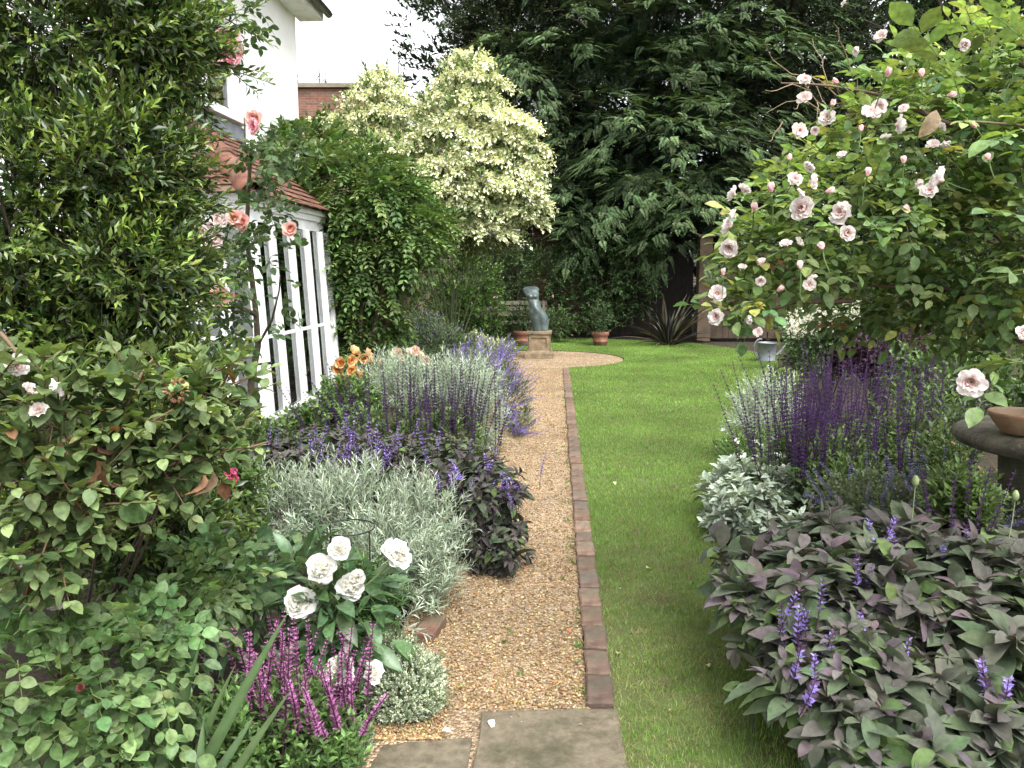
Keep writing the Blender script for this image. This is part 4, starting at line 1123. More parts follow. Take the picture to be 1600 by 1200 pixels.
pl = [(p_, nrm(d_ * .6 + np.array([0, -.4, .35])), s_) for p_, d_, s_ in at_px(fl[:7], 2.8, .3, 1.0, .06)] + [(P(530,1052,2.62), nrm(np.array([.3,-.6,.8])), .75), (P(580,1050,2.62), nrm(np.array([.7,-.5,.4])), .55)]
for p_, d_, s_ in pl[:7]: sm.tube(limb(c0, p_ - EZ*.012, .05, 8, .04), np.linspace(.006, .004, 8), 5, (.11,.15,.06))
part('stems', sm, M_stem, t); set_flowers(t, 'peony_flower', roses('white'), pl)
# wire hoop of a plant support
hp = thing('plant_support', 'thin black wire plant support hoop behind the peony', 'plant support', (*P(515,900,3.15)[:2], 0))
m = MB(); c = P(545, 824, 3.3); q = np.linspace(0, 6.283, 25); m.tube([(c[0] - .0 + .11*math.cos(a), c[1] + .11*math.sin(a), c[2]) for a in q], .0035, 6); part('hoop', m, surf('black_wire', (.012,.014,.012), (.03,.03,.03), 9, .5, .1), hp)
for a in (2.6, 4.2, 5.8):
    m = MB(); m.tube([(c[0] + .11*math.cos(a), c[1] + .11*math.sin(a), 0), (c[0] + .11*math.cos(a), c[1] + .11*math.sin(a), c[2])], .0035, 6); part('leg', m, bpy.data.materials['black_wire'], hp)

# ---------- thyme mound on the gravel
bl = [B(632,1072,2.78,76,66,.19), B(600,1020,2.95,55,32,.12), B(560,1165,2.5,28,45,.08)]
t = plant('thyme_mound', 'rounded mound of tiny pale silver-green leaves spilling onto the gravel', 'thyme', ground_of(bl))
lm, sm = MB(), MB()
p, d = on_blobs(bl, 2600, inner=.72, lump=.10, seed=31, away=.6, zmin=.0, freq=5); d = nrm(d + EZ * .5 + rng.normal(0, .25, d.shape))
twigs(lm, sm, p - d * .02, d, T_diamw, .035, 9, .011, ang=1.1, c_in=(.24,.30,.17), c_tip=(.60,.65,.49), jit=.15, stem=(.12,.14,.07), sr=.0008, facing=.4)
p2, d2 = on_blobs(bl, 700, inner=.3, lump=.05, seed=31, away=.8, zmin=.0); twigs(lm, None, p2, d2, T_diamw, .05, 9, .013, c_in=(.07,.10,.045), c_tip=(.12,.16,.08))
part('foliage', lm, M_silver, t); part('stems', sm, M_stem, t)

# ---------- silver artemisia
def artemisia(label, bl, n, L, ls, seed, deep=.15):
    t = plant('artemisia', label, 'artemisia', ground_of(bl), 'silver-leaved artemisia clumps')
    lm, sm = MB(), MB()
    p, d = on_blobs(bl, n, inner=.45, lump=.16, seed=seed, away=.55, top_bias=.3); d = nrm(d * .75 + EZ * .75 + rng.normal(0, .22, d.shape))
    twigs(lm, sm, p, d, T_lance, L, 18, ls, ang=1.0, up=.35, c_in=(.16,.22,.14), c_tip=(.44,.51,.40), jit=.16, stem=(.28,.31,.22), sr=.0022, facing=.3, t0=.05, tip_small=.4, wid=.68)
    part('foliage', lm, M_silver, t)
    c = np.array([*ground_of(bl), 0.]); limbs_to(sm, c, p[rng.choice(len(p), 50)], .005, .002, .03, (.2,.2,.14)); part('stems', sm, M_stem, t)
    return t
artemisia('silver feathery artemisia mound beside gravel path behind white peonies', [B(455,795,4.0,85,62,.32), B(560,800,3.9,100,72,.32), B(655,830,3.8,72,92,.3), B(600,880,3.55,90,70,.25), B(680,900,3.6,40,70,.2)], 700, .19, .062, 41)
artemisia('pale silver artemisia drift behind the dark purple salvia spikes, left border', [B(640,605,7.2,70,45,.45), B(720,600,7.3,70,42,.5), B(760,650,7.0,32,60,.35), B(600,600,7.4,40,40,.3)], 620, .24, .075, 42)
artemisia('small spiky silver clump at right lawn edge before salvias', [B(1198,635,6.9,42,46,.35), B(1180,665,6.6,38,32,.3)], 260, .22, .07, 43)
# a single sprig leaning over the gravel
t = plant('artemisia_sprig', 'single white-silver leafy sprig leaning down over the gravel edge', 'artemisia', P(630,985,3.1)[:2])
m, s_ = MB(), MB(); p = np.array([P(615,975,3.15), P(640,960,3.1), P(648,985,3.05)]); d = nrm(np.array([[.6,-.3,.5],[.7,-.2,.7],[.8,-.4,-.1]]))
twigs(m, s_, p, d, T_lance, .11, 16, .06, c_in=(.34,.39,.31), c_tip=(.52,.56,.48), stem=(.35,.38,.3), sr=.002, facing=.3, wid=.8); part('foliage', m, M_silver, t)
each_stem(t, np.array([t.location[0] - .05, t.location[1] + .1, 0]), p, .003, (.3,.33,.25)); part('twigs', s_, M_stem, t)

# ---------- purple sage
def sage(label, bl, n, size, seed, spikes=None, L=.11, top=.5, away=.5, nl=12, sp_h=.18, cin=(.085,.125,.062), cti=(.100,.076,.084)):
    t = plant('purple_sage', label, 'sage', ground_of(bl), 'purple sage bushes')
    lm, sm = MB(), MB()
    p, d = on_blobs(bl, n, inner=.5, lump=.22, seed=seed, away=away, top_bias=.25); d = nrm(d * .9 + EZ * .7 + rng.normal(0, .3, d.shape))
    tone = rng.normal(0, .18, n)
    for s_, f_ in ((slice(0, None, 2), .78), (slice(1, None, 2), 1.22)): twigs(lm, sm, p[s_], d[s_], T_sage, L * f_, nl, size * f_, ang=1.25, up=.05, droop=.12, c_in=cin, c_tip=cti, jit=.17, stem=(.10,.07,.075), sr=.003, facing=.75, opposite=True, tip_small=.5, t0=.05, tone=tone[s_], patches=[(.10, (.09,.14,.045)), (.05, (.13,.10,.11))])
    part('foliage', lm, M_sage, t)
    c = np.array([*ground_of(bl), 0.]); limbs_to(sm, c, p[rng.choice(len(p), 40)], .008, .003, .03, (.10,.08,.06)); part('stems', sm, M_stem, t)
    if spikes:
        sps = [spike(sp_h, .40, 7, 5, .021, (.33,.25,.64), (.10,.055,.10), seed * 10 + k, .14, stemc=(.07,.035,.06), leafc=(.09,.06,.08), stem_r=.002, taper=.3) for k in range(4)]
        set_spikes(t, 'flower_spike', sps, [M_petal], spikes, (.75, 1.15), .22)
    return t
sp = []
for (px, py, n, sx_, sy_) in ((1240,960,9,30,40),(1250,1040,3,20,25),(1335,950,3,12,20),(1310,825,4,40,14),(1420,830,4,50,18),(1415,1015,2,20,10),(1565,1060,3,15,12),(1350,895,2,15,15)):
    for _ in range(n):
        g = P(random.gauss(px, sx_), random.gauss(py, sy_), 2.15 + (1060 - py) * .0030); sp.append(g - EZ * .15)
sage('broad mound of grey-purple sage filling the lower right corner', [B(1350,890,3.1,190,70,.35), B(1280,960,2.75,150,80,.3), B(1460,960,2.75,170,90,.35), B(1330,1060,2.45,140,90,.28), B(1530,1090,2.35,150,110,.3), B(1430,1150,2.2,140,80,.25), B(1580,920,3.0,110,70,.3), B(1180,900,3.2,60,40,.2)], 450, .124, 51, sp, L=.14, nl=12)
sp = []
for _ in range(85):
    px = random.gauss(610, 95); g = P(px, random.gauss(700, 28) + (20 if px > 700 else 0), random.uniform(4.5, 4.85)); sp.append(g - EZ * .2)
sage('purple sage with many violet flowers behind the silver artemisia, left border', [B(480,715,5.3,80,38,.35), B(600,730,5.0,90,40,.35), B(690,725,4.9,60,38,.3)], 330, .075, 52, sp[:80], cti=(.10,.070,.085), sp_h=.24)
sp = [P(random.gauss(745, 35), random.gauss(745, 22), random.uniform(4.05, 4.3)) - EZ * .16 for _ in range(30)]
sage('dark purple sage hanging over the gravel path edge', [B(752,790,4.35,66,78,.3), B(700,790,4.5,40,50,.2), B(780,845,4.15,38,48,.2)], 230, .085, 53, sp, cin=(.06,.08,.045), cti=(.075,.052,.065))

# ---------- dark salvia spikes
def salvia(label, pts, h, bl, seed, colA=(.085,.036,.15), colB=(.045,.020,.065), scale=(.82, 1.12)):
    t = plant('dark_salvia', label, 'salvia', np.mean(pts, 0), 'dark purple salvia clumps')
    lm, sm = MB(), MB()
    p, d = on_blobs(bl, 380, inner=.3, lump=.2, seed=seed, away=.7); d = nrm(d * .6 + EZ + rng.normal(0, .3, d.shape))
    twigs(lm, lm, p, d, leaf_tpl(2, .36, .4, .2, .3), .18, 8, .06, up=.2, c_in=(.055,.10,.03), c_tip=(.13,.195,.065), jit=.18, opposite=True, stem=(.08,.10,.05), sr=.002)
    part('foliage', lm, M_leaf, t)
    sps = [spike(h, .48, 19, 6, .021, colA, colB, seed * 10 + k, .07, leafc=(.09,.15,.05), stem_r=.003, taper=.5) for k in range(5)]
    set_spikes(t, 'flower_spike', sps, [M_petal], pts, scale, .09, fan=.38)
def clump(pxs, Ys, n, z0=0): 
    o = []
    for _ in range(n):
        Yq = random.uniform(*Ys); g = P(random.gauss(*pxs), 600, Yq); o.append(np.array([g[0], Yq, z0]))
    return o
salvia('dark violet salvia spikes rising before the pale silver drift, left border', clump((600, 45), (5.5, 6.3), 40) + clump((705, 32), (5.5, 6.2), 50), .88, [B(600,690,5.9,70,50,.35), B(700,690,5.9,60,50,.35)], 61)
salvia('dense dark purple salvia spikes nearest the lawn, right border', clump((1262, 30), (4.6, 5.5), 78), .98, [B(1270,735,5.0,70,45,.35)], 62)
salvia('tall dark purple salvia spikes in the middle of the right border', clump((1355, 55), (4.8, 6.4), 78), 1.05, [B(1360,735,5.2,80,60,.4), B(1330,770,4.6,70,45,.3)], 63)
salvia('dark purple salvia spikes beside the stone table', clump((1440, 42), (4.2, 5.8), 50), .95, [B(1440,690,5.0,80,90,.4), B(1470,740,4.4,60,60,.3)], 64)
salvia('few plum salvia spikes overlapping the stone table rim', [P(px, 820, 3.15) * np.array([1,1,0]) for px in (1488,1497,1505,1512,1520,1493,1508)], .80, [B(1500,800,3.3,35,40,.12)], 65, scale=(.95, 1.1))

# ---------- stachys, campanula, catmint on the right
bl = [B(1185,775,4.9,85,48,.4), B(1235,735,5.2,55,38,.35), B(1140,805,4.7,42,34,.25), B(1210,830,4.6,60,30,.3)]
t = plant('lambs_ear', 'low woolly silver lambs ear with long pale leaves at the lawn edge, right', 'plant', ground_of(bl))
lm, sm = MB(), MB(); p, d = on_blobs(bl, 300, inner=.4, lump=.2, seed=71, away=.6, top_bias=.4); d = nrm(d * .7 + EZ * .6 + rng.normal(0, .3, d.shape))
twigs(lm, sm, p, d, leaf_tpl(3, .40, .48, .3, .35), .07, 9, .10, ang=1.15, up=.15, c_in=(.20,.26,.18), c_tip=(.42,.48,.40), jit=.12, stem=(.3,.33,.27), facing=.7, opposite=True)
part('foliage', lm, M_silver, t); part('stems', sm, M_stem, t)
bl = [B(1170,712,5.9,52,30,.35), B(1230,695,6.0,55,30,.35)]
t = plant('white_campanula', 'low leafy plant dotted with white star flowers at the lawn edge, right', 'plant', ground_of(bl))
lm, sm = MB(), MB(); p, d = on_blobs(bl, 700, inner=.5, lump=.2, seed=72, away=.6, top_bias=.3); d = nrm(d + EZ * .5 + rng.normal(0, .3, d.shape))
twigs(lm, sm, p, d, T_diamw, .07, 7, .026, c_in=(.07,.13,.04), c_tip=(.19,.28,.10), stem=(.09,.12,.05), sr=.001); part('foliage', lm, M_leaf, t); part('stems', sm, M_stem, t)
star = flower('star_flower', [(5, 1.2, .03, .55, (.82,.83,.82))], .01, 33, core=(.7,.6,.2), sepals=False)
set_flowers(t, 'star_flower', [star], [(P(x, y, 5.65), nrm(np.array([rng.normal(0,.3), -.7, .8])), random.uniform(.6, .95)) for x, y in [(1224,708),(1243,704),(1130,672),(1150,690),(1165,735),(1200,715),(1215,690),(1135,745),(1180,690),(1190,742),(1128,735),(1236,690),(1160,708),(1142,715),(1205,700)]])
def catmint(label, bl, n, ns, seed, lean, h=.34, colA=(.32,.23,.60), colB=(.20,.14,.36), ylo=None, fl=.016, sink=.6):
    t = plant('catmint', label, 'catmint', ground_of(bl), 'lavender-blue catmint clumps')
    lm, sm = MB(), MB(); p, d = on_blobs(bl, n, inner=.4, lump=.2, seed=seed, away=.6); d = nrm(d + EZ * .5 + rng.normal(0, .3, d.shape))
    twigs(lm, sm, p, d, T_diamw, .10, 9, .026, c_in=(.08,.11,.05), c_tip=(.17,.21,.13), stem=(.10,.12,.07), sr=.0012); part('foliage', lm, M_leaf, t); part('stems', sm, M_stem, t)
    q, dq = on_blobs(bl, ns, inner=.75, lump=.15, seed=seed + 1, away=.35, top_bias=.4)
    sps = [spike(h, .22, 18, 5, fl, colA, colB, seed * 10 + k, .12, stemc=(.11,.10,.10), leafc=(.13,.16,.10), leafy=False, stem_r=.0016, taper=.4) for k in range(4)]
    src = []
    for i in range(ns):
        dd = nrm(dq[i] * .8 + EZ * .6 + np.array(lean) + rng.normal(0, .2, 3)); pos = q[i] - dd * h * sink
        if i < 4: o = sps[i].build('flower_spike', [M_petal], t); src.append(o); set_pose(o, t, pos, dd, random.uniform(.8, 1.2))
        else: copy_part(src[i % 4], t, pos, dd, random.uniform(.8, 1.2))
catmint('lavender-blue catmint sprawling over the gravel path edge, left border', [B(800,625,8.2,30,42,.4), B(812,660,7.8,22,26,.3), B(785,590,8.8,30,30,.4)], 420, 100, 81, (.4,-.2,0))
catmint('further lavender catmint haze at the path bend, left border', [B(765,560,11.2,45,22,.6), B(735,575,10.5,40,25,.5)], 420, 95, 82, (.3,-.2,0), h=.42, fl=.024)
catmint('pale grey-blue catmint in shade before the stone table, right', [B(1400,785,4.0,110,42,.35), B(1500,790,3.7,70,45,.25)], 650, 80, 83, (0,-.3,.2), h=.30, colA=(.20,.18,.34), colB=(.14,.13,.22))
# poppy seed heads on tall stalks
for px, py, y0, lab in ((1430,760,840,'green poppy bud on pale stalk rising from the catmint'), (1586,783,850,'dull green poppy bud on stalk before the table pillar')):
    a, b_ = P(px - 8, y0, 3.0), P(px, py, 3.0); t = plant('poppy_bud', lab, 'poppy', a[:2])
    m = MB(); m.tube(limb(np.array([a[0], a[1], 0.05]), b_, .02, 9, .02), np.linspace(.003, .002, 9), 5, (.20,.25,.12)); part('stem', m, M_stem, t)
    m = MB(); m.lathe([(.001,-.002),(.009,.004),(.013,.016),(.012,.03),(.006,.042),(.001,.045)], 12, b_, (.19,.24,.11)); part('bud', m, M_stem, t)

# ---------- left border fillers
def leafy(name, label, cat, bl, n, size, cin, cti, seed, L=.14, nl=9, tpl=None, mat=None, wid=1.0, up=.3, lump=.22, group=None, stem=(.07,.08,.04), opposite=False, away=.5, inner=.5, jit=.22, droop=0, patches=None, facing=.6, dj=.4):
    t = plant(name, label, cat, ground_of(bl), group)
    lm, sm = MB(), MB(); p, d = on_blobs(bl, n, inner=inner, lump=lump, seed=seed, away=away); d = nrm(d + EZ * .3 + rng.normal(0, dj, d.shape))
    twigs(lm, sm, p, d, tpl or T_diam, L, nl, size, c_in=cin, c_tip=cti, stem=stem, wid=wid, up=up, opposite=opposite, jit=jit, droop=droop, patches=patches, facing=facing)
    part('foliage', lm, mat or M_farleaf, t)
    c = np.array([*ground_of(bl), 0.]); top = np.mean([b[0][2] for b in bl])
    limbs_to(sm, c, p[rng.choice(len(p), min(14, len(p)))], .004 + .007 * top, .003, .03, stem); part('stems', sm, M_stem, t)
    return t
leafy('border_perennial', 'fresh green leafy perennial at the foot of the glazed garden room', 'plant', [B(485,668,6.8,40,30,.3), B(545,630,7.0,50,34,.35), B(450,715,6.1,40,22,.3)], 420, .06, (.06,.115,.03), (.15,.24,.07), 91, .18, 8, T_ovate)
leafy('border_perennial', 'mid-green undergrowth between dark shrub and silver artemisia, left', 'plant', [B(360,790,3.9,60,80,.3), B(330,860,3.3,60,60,.25), B(400,700,5.6,50,40,.3)], 520, .045, (.055,.10,.03), (.13,.20,.06), 92, .14, 8, T_ovate)
leafy('peony_neighbour', 'feathery green foliage between the peony and the gravel', 'plant', [B(570,940,3.05,50,55,.15)], 150, .05, (.05,.11,.03), (.10,.19,.05), 93, .12, 10, T_lance, wid=1.6)
t = leafy('orange_rose_bush', 'small rose bush crowded with apricot-orange blooms beside the garden room', 'rose', [B(565,600,8.6,45,32,.3), B(545,585,8.7,25,25,.2)], 260, .045, (.05,.10,.03), (.12,.19,.06), 94, .14, 8, T_ovate)
set_flowers(t, 'rose_flower', roses('orange'), at_px([(545,562),(552,553),(570,555),(535,567),(546,578),(555,583),(562,590),(540,591),(532,592),(575,592),(568,560),(527,575),(538,600),(558,600),(583,565)], 8.3, .3, 1.9))
t = leafy('peach_rose_bush', 'peach-cream roses just behind the pale silver drift', 'rose', [B(640,570,9.6,35,22,.3)], 160, .045, (.05,.10,.03), (.12,.19,.06), 95, .14, 8, T_ovate)
set_flowers(t, 'rose_flower', [flower('rose', [(5, .2, .026, .9, (.8,.45,.28)), (6, .6, .032, 1.0, (.82,.55,.4)), (7, 1.05, .038, 1.0, (.83,.66,.55))], .05, s, core=None) for s in (20, 21)], at_px([(622,552),(642,555),(650,551),(598,570),(606,572),(653,560),(665,562),(585,585),(633,563)], 9.3, .3, 1.9))
leafy('blue_perennial', 'tall grey-green perennial hazed with violet flowers near the path bend', 'plant', [B(690,545,12,55,32,.6), B(660,520,12.5,40,28,.5)], 600, .06, (.06,.10,.045), (.13,.18,.09), 96, .25, 8, T_diam, patches=[(.10, (.20,.14,.36))])
leafy('cream_perennial', 'low cream-green flowering clump where the border meets the gravel circle', 'plant', [B(765,548,13.2,34,14,.5), B(740,540,13.4,30,14,.4)], 420, .05, (.16,.22,.09), (.46,.48,.30), 97, .16, 8, T_diamw)
t = leafy('pink_bloom_plant', 'small leafy plant with a bright pink flower cluster, left border', 'plant', [B(375,760,3.3,25,30,.12)], 60, .035, (.06,.11,.03), (.12,.18,.05), 98, .10, 7, T_ovate)
set_flowers(t, 'flower', [flower('phlox', [(5, 1.2, .016, 1.0, (.75,.16,.33))], .01, 70, core=(.6,.2,.2), sepals=False)], [(P(361 + random.gauss(0, 6), 745 + random.gauss(0, 7), 3.15), nrm(np.array([rng.normal(0,.4), -1, rng.normal(.3,.4)])), random.uniform(.85, 1.1)) for _ in range(16)] + [(P(358,772,3.15), (0,-.8,.6), .7)])

# ---------- climbing rose on the bay
t = plant('climbing_rose', 'climbing rose with coral and pink blooms trained up the corner of the garden room', 'rose', (P(405,690,6.4)[0], 6.4))
YR = 5.6
cane = MB()
tr = [np.array([t.location[0], 6.4, 0.0])] + [P(px, py, y) for px, py, y in ((402,690,6.4),(392,600,6.4),(403,540,6.35),(400,490,6.3),(393,430,6.3),(385,370,6.2),(388,300,6.1),(392,240,6.0))]
cane.tube(tr, np.linspace(.034, .012, len(tr)), 9, (.12,.105,.075))
cane.tube([P(400,492,6.3), P(370,478,6.1), P(330,440,5.8), P(300,405,5.6), P(290,380,5.5)], [.022,.018,.014,.011,.008], 8, (.12,.10,.075))
cane.tube([P(403,540,6.35), P(425,500,6.2), P(436,455,6.1), P(438,430,6.0)], [.012,.010,.007,.005], 6, (.10,.075,.05))
cane.tube([P(388,300,6.1), P(390,270,6.0), P(383,230,6.0), P(382,180,6.0)], [.013,.010,.008,.006], 6, (.10,.09,.06))
part('canes', cane, M_bark, t)
m = MB(); c = P(404,568,6.34); m.tube([c + np.array([-.05,-.02,0]), c + np.array([0,-.05,0]), c + np.array([.05,-.02,.0]), c + np.array([.09,.05,.0])], .012, 6); part('tie_strap', m, surf('black_rubber', (.012,.012,.012), (.025,.025,.025), 9, .6, 0), t)
lm, sm = MB(), MB()
bl = [B(408,255,6.0,22,45,.2), B(365,380,6.0,45,45,.35), B(340,420,5.7,50,60,.35), B(440,230,6.1,55,25,.25), B(335,520,5.9,50,70,.3), B(420,330,5.9,35,30,.2), B(345,30,5.4,60,50,.3)]
p, d = on_blobs(bl, 400, inner=.4, lump=.3, seed=101, away=.6); d = nrm(d + rng.normal(0, .5, d.shape))
pinnate(lm, sm, p, d, nrm(EZ + rng.normal(0, .4, d.shape)), .14, 2, .062, T_leaflet, jitter(mixc((.035,.07,.028), (.085,.135,.05), rng.random(len(p))), .2), droop=.4)
sp_p = np.array([P(px, py, 6.05) for px, py in ((432,440),(448,470),(455,500),(440,505),(432,415),(455,385),(425,400),(445,490),(470,505),(437,380),(470,380),(428,520),(460,440),(420,460))]); dd = nrm(rng.normal(0, .6, (len(sp_p), 3)) + np.array([.4,-.3,.1]))
pinnate(lm, sm, sp_p, dd, nrm(EZ + rng.normal(0, .4, dd.shape)), .13, 2, .07, T_leaflet, jitter(np.tile((.07,.12,.045), (len(sp_p), 1)), .2), droop=.4)
part('foliage', lm, M_leaf, t); part('stems', sm, M_stem, t)
set_flowers(t, 'coral_rose', roses('coral'), [(P(px, py, 5.35 + random.uniform(-.1, .1)), nrm(np.array([rng.normal(0,.3), -1, .25])), s) for px, py, s in ((376,348,1.7),(366,342,1.3),(384,354,1.2),(455,360,1.4),(345,467,1.8),(327,466,1.2),(360,465,1.1),(291,568,1.2),(400,190,1.5),(288,42,1.2))])
pk = roses('pink')[0]
srcp = []
for px, py, s in ((357,68,2.0),(335,82,2.1),(358,92,2.0),(345,102,1.7),(367,82,1.6),(404,198,1.4)):
    if not srcp: o = pk.build('pink_rose', [M_petal], t); srcp.append(o); set_pose(o, t, P(px, py, 5.2), nrm(np.array([.2,-1,.2])), s)
    else: copy_part(srcp[0], t, P(px, py, 5.2), nrm(np.array([rng.normal(0,.4),-1,rng.normal(.2,.3)])), s)
srcp = []
for px, py, s in ((322,368,1.9),(346,345,1.6),(344,378,1.6),(333,358,1.3)):
    if not srcp: o = roses('pale')[1].build('blush_rose', [M_petal], t); srcp.append(o); set_pose(o, t, P(px, py, 5.2), nrm(np.array([.1,-1,.3])), s)
    else: copy_part(srcp[0], t, P(px, py, 5.2), nrm(np.array([rng.normal(0,.3),-1,.3])), s)

# ---------- wisteria mass beyond the bay
bl = [B(480,235,11.4,70,36,.6), B(560,290,11.0,95,60,.8), B(575,370,10.9,95,70,.8), B(640,360,10.8,48,42,.5), B(560,450,11.2,68,62,.7), B(590,510,11.4,45,42,.5), B(455,245,11.0,45,26,.5), B(660,345,10.7,42,22,.5), B(610,300,10.8,50,26,.6), B(530,370,10.55,16,45,.12), B(530,500,11.2,45,60,.6), B(520,400,11.0,50,70,.6)]
t = plant('wisteria', 'bushy green wisteria with long divided leaves at the end of the garden room', 'climber', ground_of(bl))
lm, sm = MB(), MB()
p, d = on_blobs(bl, 2300, inner=.6, lump=.42, seed=111, away=.4); d = nrm(d * np.array([1,1,.6]) + rng.normal(0, .35, d.shape) + EZ * .05)
pinnate(lm, sm, p, d, nrm(EZ * 1.1 + d * .3 + rng.normal(0, .2, d.shape)), .40, 6, .085, T_diam, jitter(mixc((.055,.11,.030), (.165,.25,.075), np.clip(rng.normal(.45, .3, len(p)), 0, 1)), .15), droop=.4)
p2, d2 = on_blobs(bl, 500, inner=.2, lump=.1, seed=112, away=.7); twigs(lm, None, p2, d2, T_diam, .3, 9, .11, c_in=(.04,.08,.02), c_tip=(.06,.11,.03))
part('foliage', lm, M_farleaf, t); c = np.array([*ground_of(bl), 0.]); limbs_to(sm, c, p[rng.choice(len(p), 22)], .05, .01, .05, (.08,.06,.045)); part('stems', sm, M_stem, t)

# ---------- variegated dogwood tree
base = G(632, 545); base = np.array([P(632,520,14.6)[0], 14.6, 0.])
bl = [B(740,130,14.6,52,48,.7), B(720,190,14.4,85,60,.9), B(800,235,14.4,52,40,.7), B(590,165,15.0,48,55,.7), B(560,215,15.0,62,40,.8), B(620,235,14.5,80,40,.8), B(700,265,14.2,105,40,.9),
      B(815,275,14.2,42,42,.6), B(640,305,14.2,80,35,.8), B(760,320,14.0,75,35,.8), B(690,360,14.0,75,35,.7), B(815,330,14.1,26,26,.4), B(530,180,15.1,26,22,.4)]
t = plant('variegated_dogwood', 'spreading dogwood tree covered in creamy white variegated leaves and bracts', 'tree', base)
tk = MB(); fork = P(650,395,14.5)
tk.tube(limb(base, P(628,430,14.6), .02, 6, .02), np.linspace(.12, .085, 6), 10, (1,1,1))
for e, r_ in ((P(700,250,14.5), .07), (P(600,240,14.8), .06), (P(740,200,14.5), .06), (P(800,290,14.3), .05), (P(660,290,14.4), .05), (P(590,180,15.0), .045), (P(740,330,14.1), .045), (P(740,130,14.6), .04)):
    tk.tube(limb(P(628,430,14.6), e, .05, 9, .12), np.linspace(r_, .015, 9), 8)
part('trunk', tk, M_darkbark, t)
lm, sm = MB(), MB()
TI = [(733,85,14.7,34),(738,112,14.6,58),(722,142,14.6,70),(752,168,14.4,84),(715,192,14.3,70),(775,205,14.3,75),(795,235,14.2,52),(745,240,14.1,80),(815,262,14.2,40),(770,275,14.0,75),(700,278,14.1,80),(822,298,14.1,32),
      (590,112,15.1,30),(585,140,15.0,50),(600,168,15.0,55),(570,195,15.0,62),(540,180,15.1,32),(610,215,14.9,68),(560,228,15.0,50),(640,245,14.6,62),(600,262,14.7,55),(660,220,14.5,50),(650,290,14.4,70),(720,310,14.0,75),(790,318,14.0,45),(826,335,14.1,24),
      (680,170,14.9,34),(668,335,14.3,60),(745,345,14.0,62),(800,178,14.4,28),(835,315,14.1,26),(505,185,15.2,20),(690,250,14.0,60)]
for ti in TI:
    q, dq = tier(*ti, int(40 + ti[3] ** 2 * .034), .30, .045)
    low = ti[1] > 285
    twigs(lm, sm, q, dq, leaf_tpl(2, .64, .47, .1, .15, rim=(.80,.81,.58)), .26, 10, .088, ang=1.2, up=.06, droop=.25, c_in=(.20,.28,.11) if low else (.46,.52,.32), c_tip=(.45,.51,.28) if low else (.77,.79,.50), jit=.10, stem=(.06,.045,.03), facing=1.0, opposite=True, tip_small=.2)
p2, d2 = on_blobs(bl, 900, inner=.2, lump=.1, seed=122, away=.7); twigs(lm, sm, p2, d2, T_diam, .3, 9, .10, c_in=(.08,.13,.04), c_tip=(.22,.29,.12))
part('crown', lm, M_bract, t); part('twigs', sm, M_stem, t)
# second dogwood greener skirt
leafy('green_skirt_shrub', 'shaded variegated greenery hanging below the cream dogwood', 'shrub', [B(700,400,14.6,60,30,.6), B(760,370,14.6,60,35,.6), B(660,345,14.9,40,40,.5)], 480, .07, (.06,.10,.03), (.26,.32,.14), 123, .3, 9, T_diamw)

# thin bare twigs of trees beyond the wall
t = plant('distant_sapling', 'thin sparse sapling tops against white sky behind cream tree', 'tree', (-5.6, 27))
m, l_ = MB(), MB()
for px, top in ((500,95),(620,75),(628,100),(510,110)):
    a, b_ = P(px, 200, 27), P(px + random.uniform(-8, 8), top, 27); m.tube([np.array([a[0], 27, 0]), a, b_], [.06,.035,.01], 5, (.12,.1,.08))
    q = a + (b_ - a) * rng.uniform(.1, 1, (14, 1)); dq = nrm(rng.normal(0, .5, (14, 3)) + EZ * .6); twigs(l_, m, q, dq, T_diam, .5, 6, .08, c_in=(.07,.10,.04), c_tip=(.14,.18,.08), stem=(.1,.08,.06), sr=.008)
part('trunk', m, M_stem, t); part('crown', l_, M_farleaf, t)

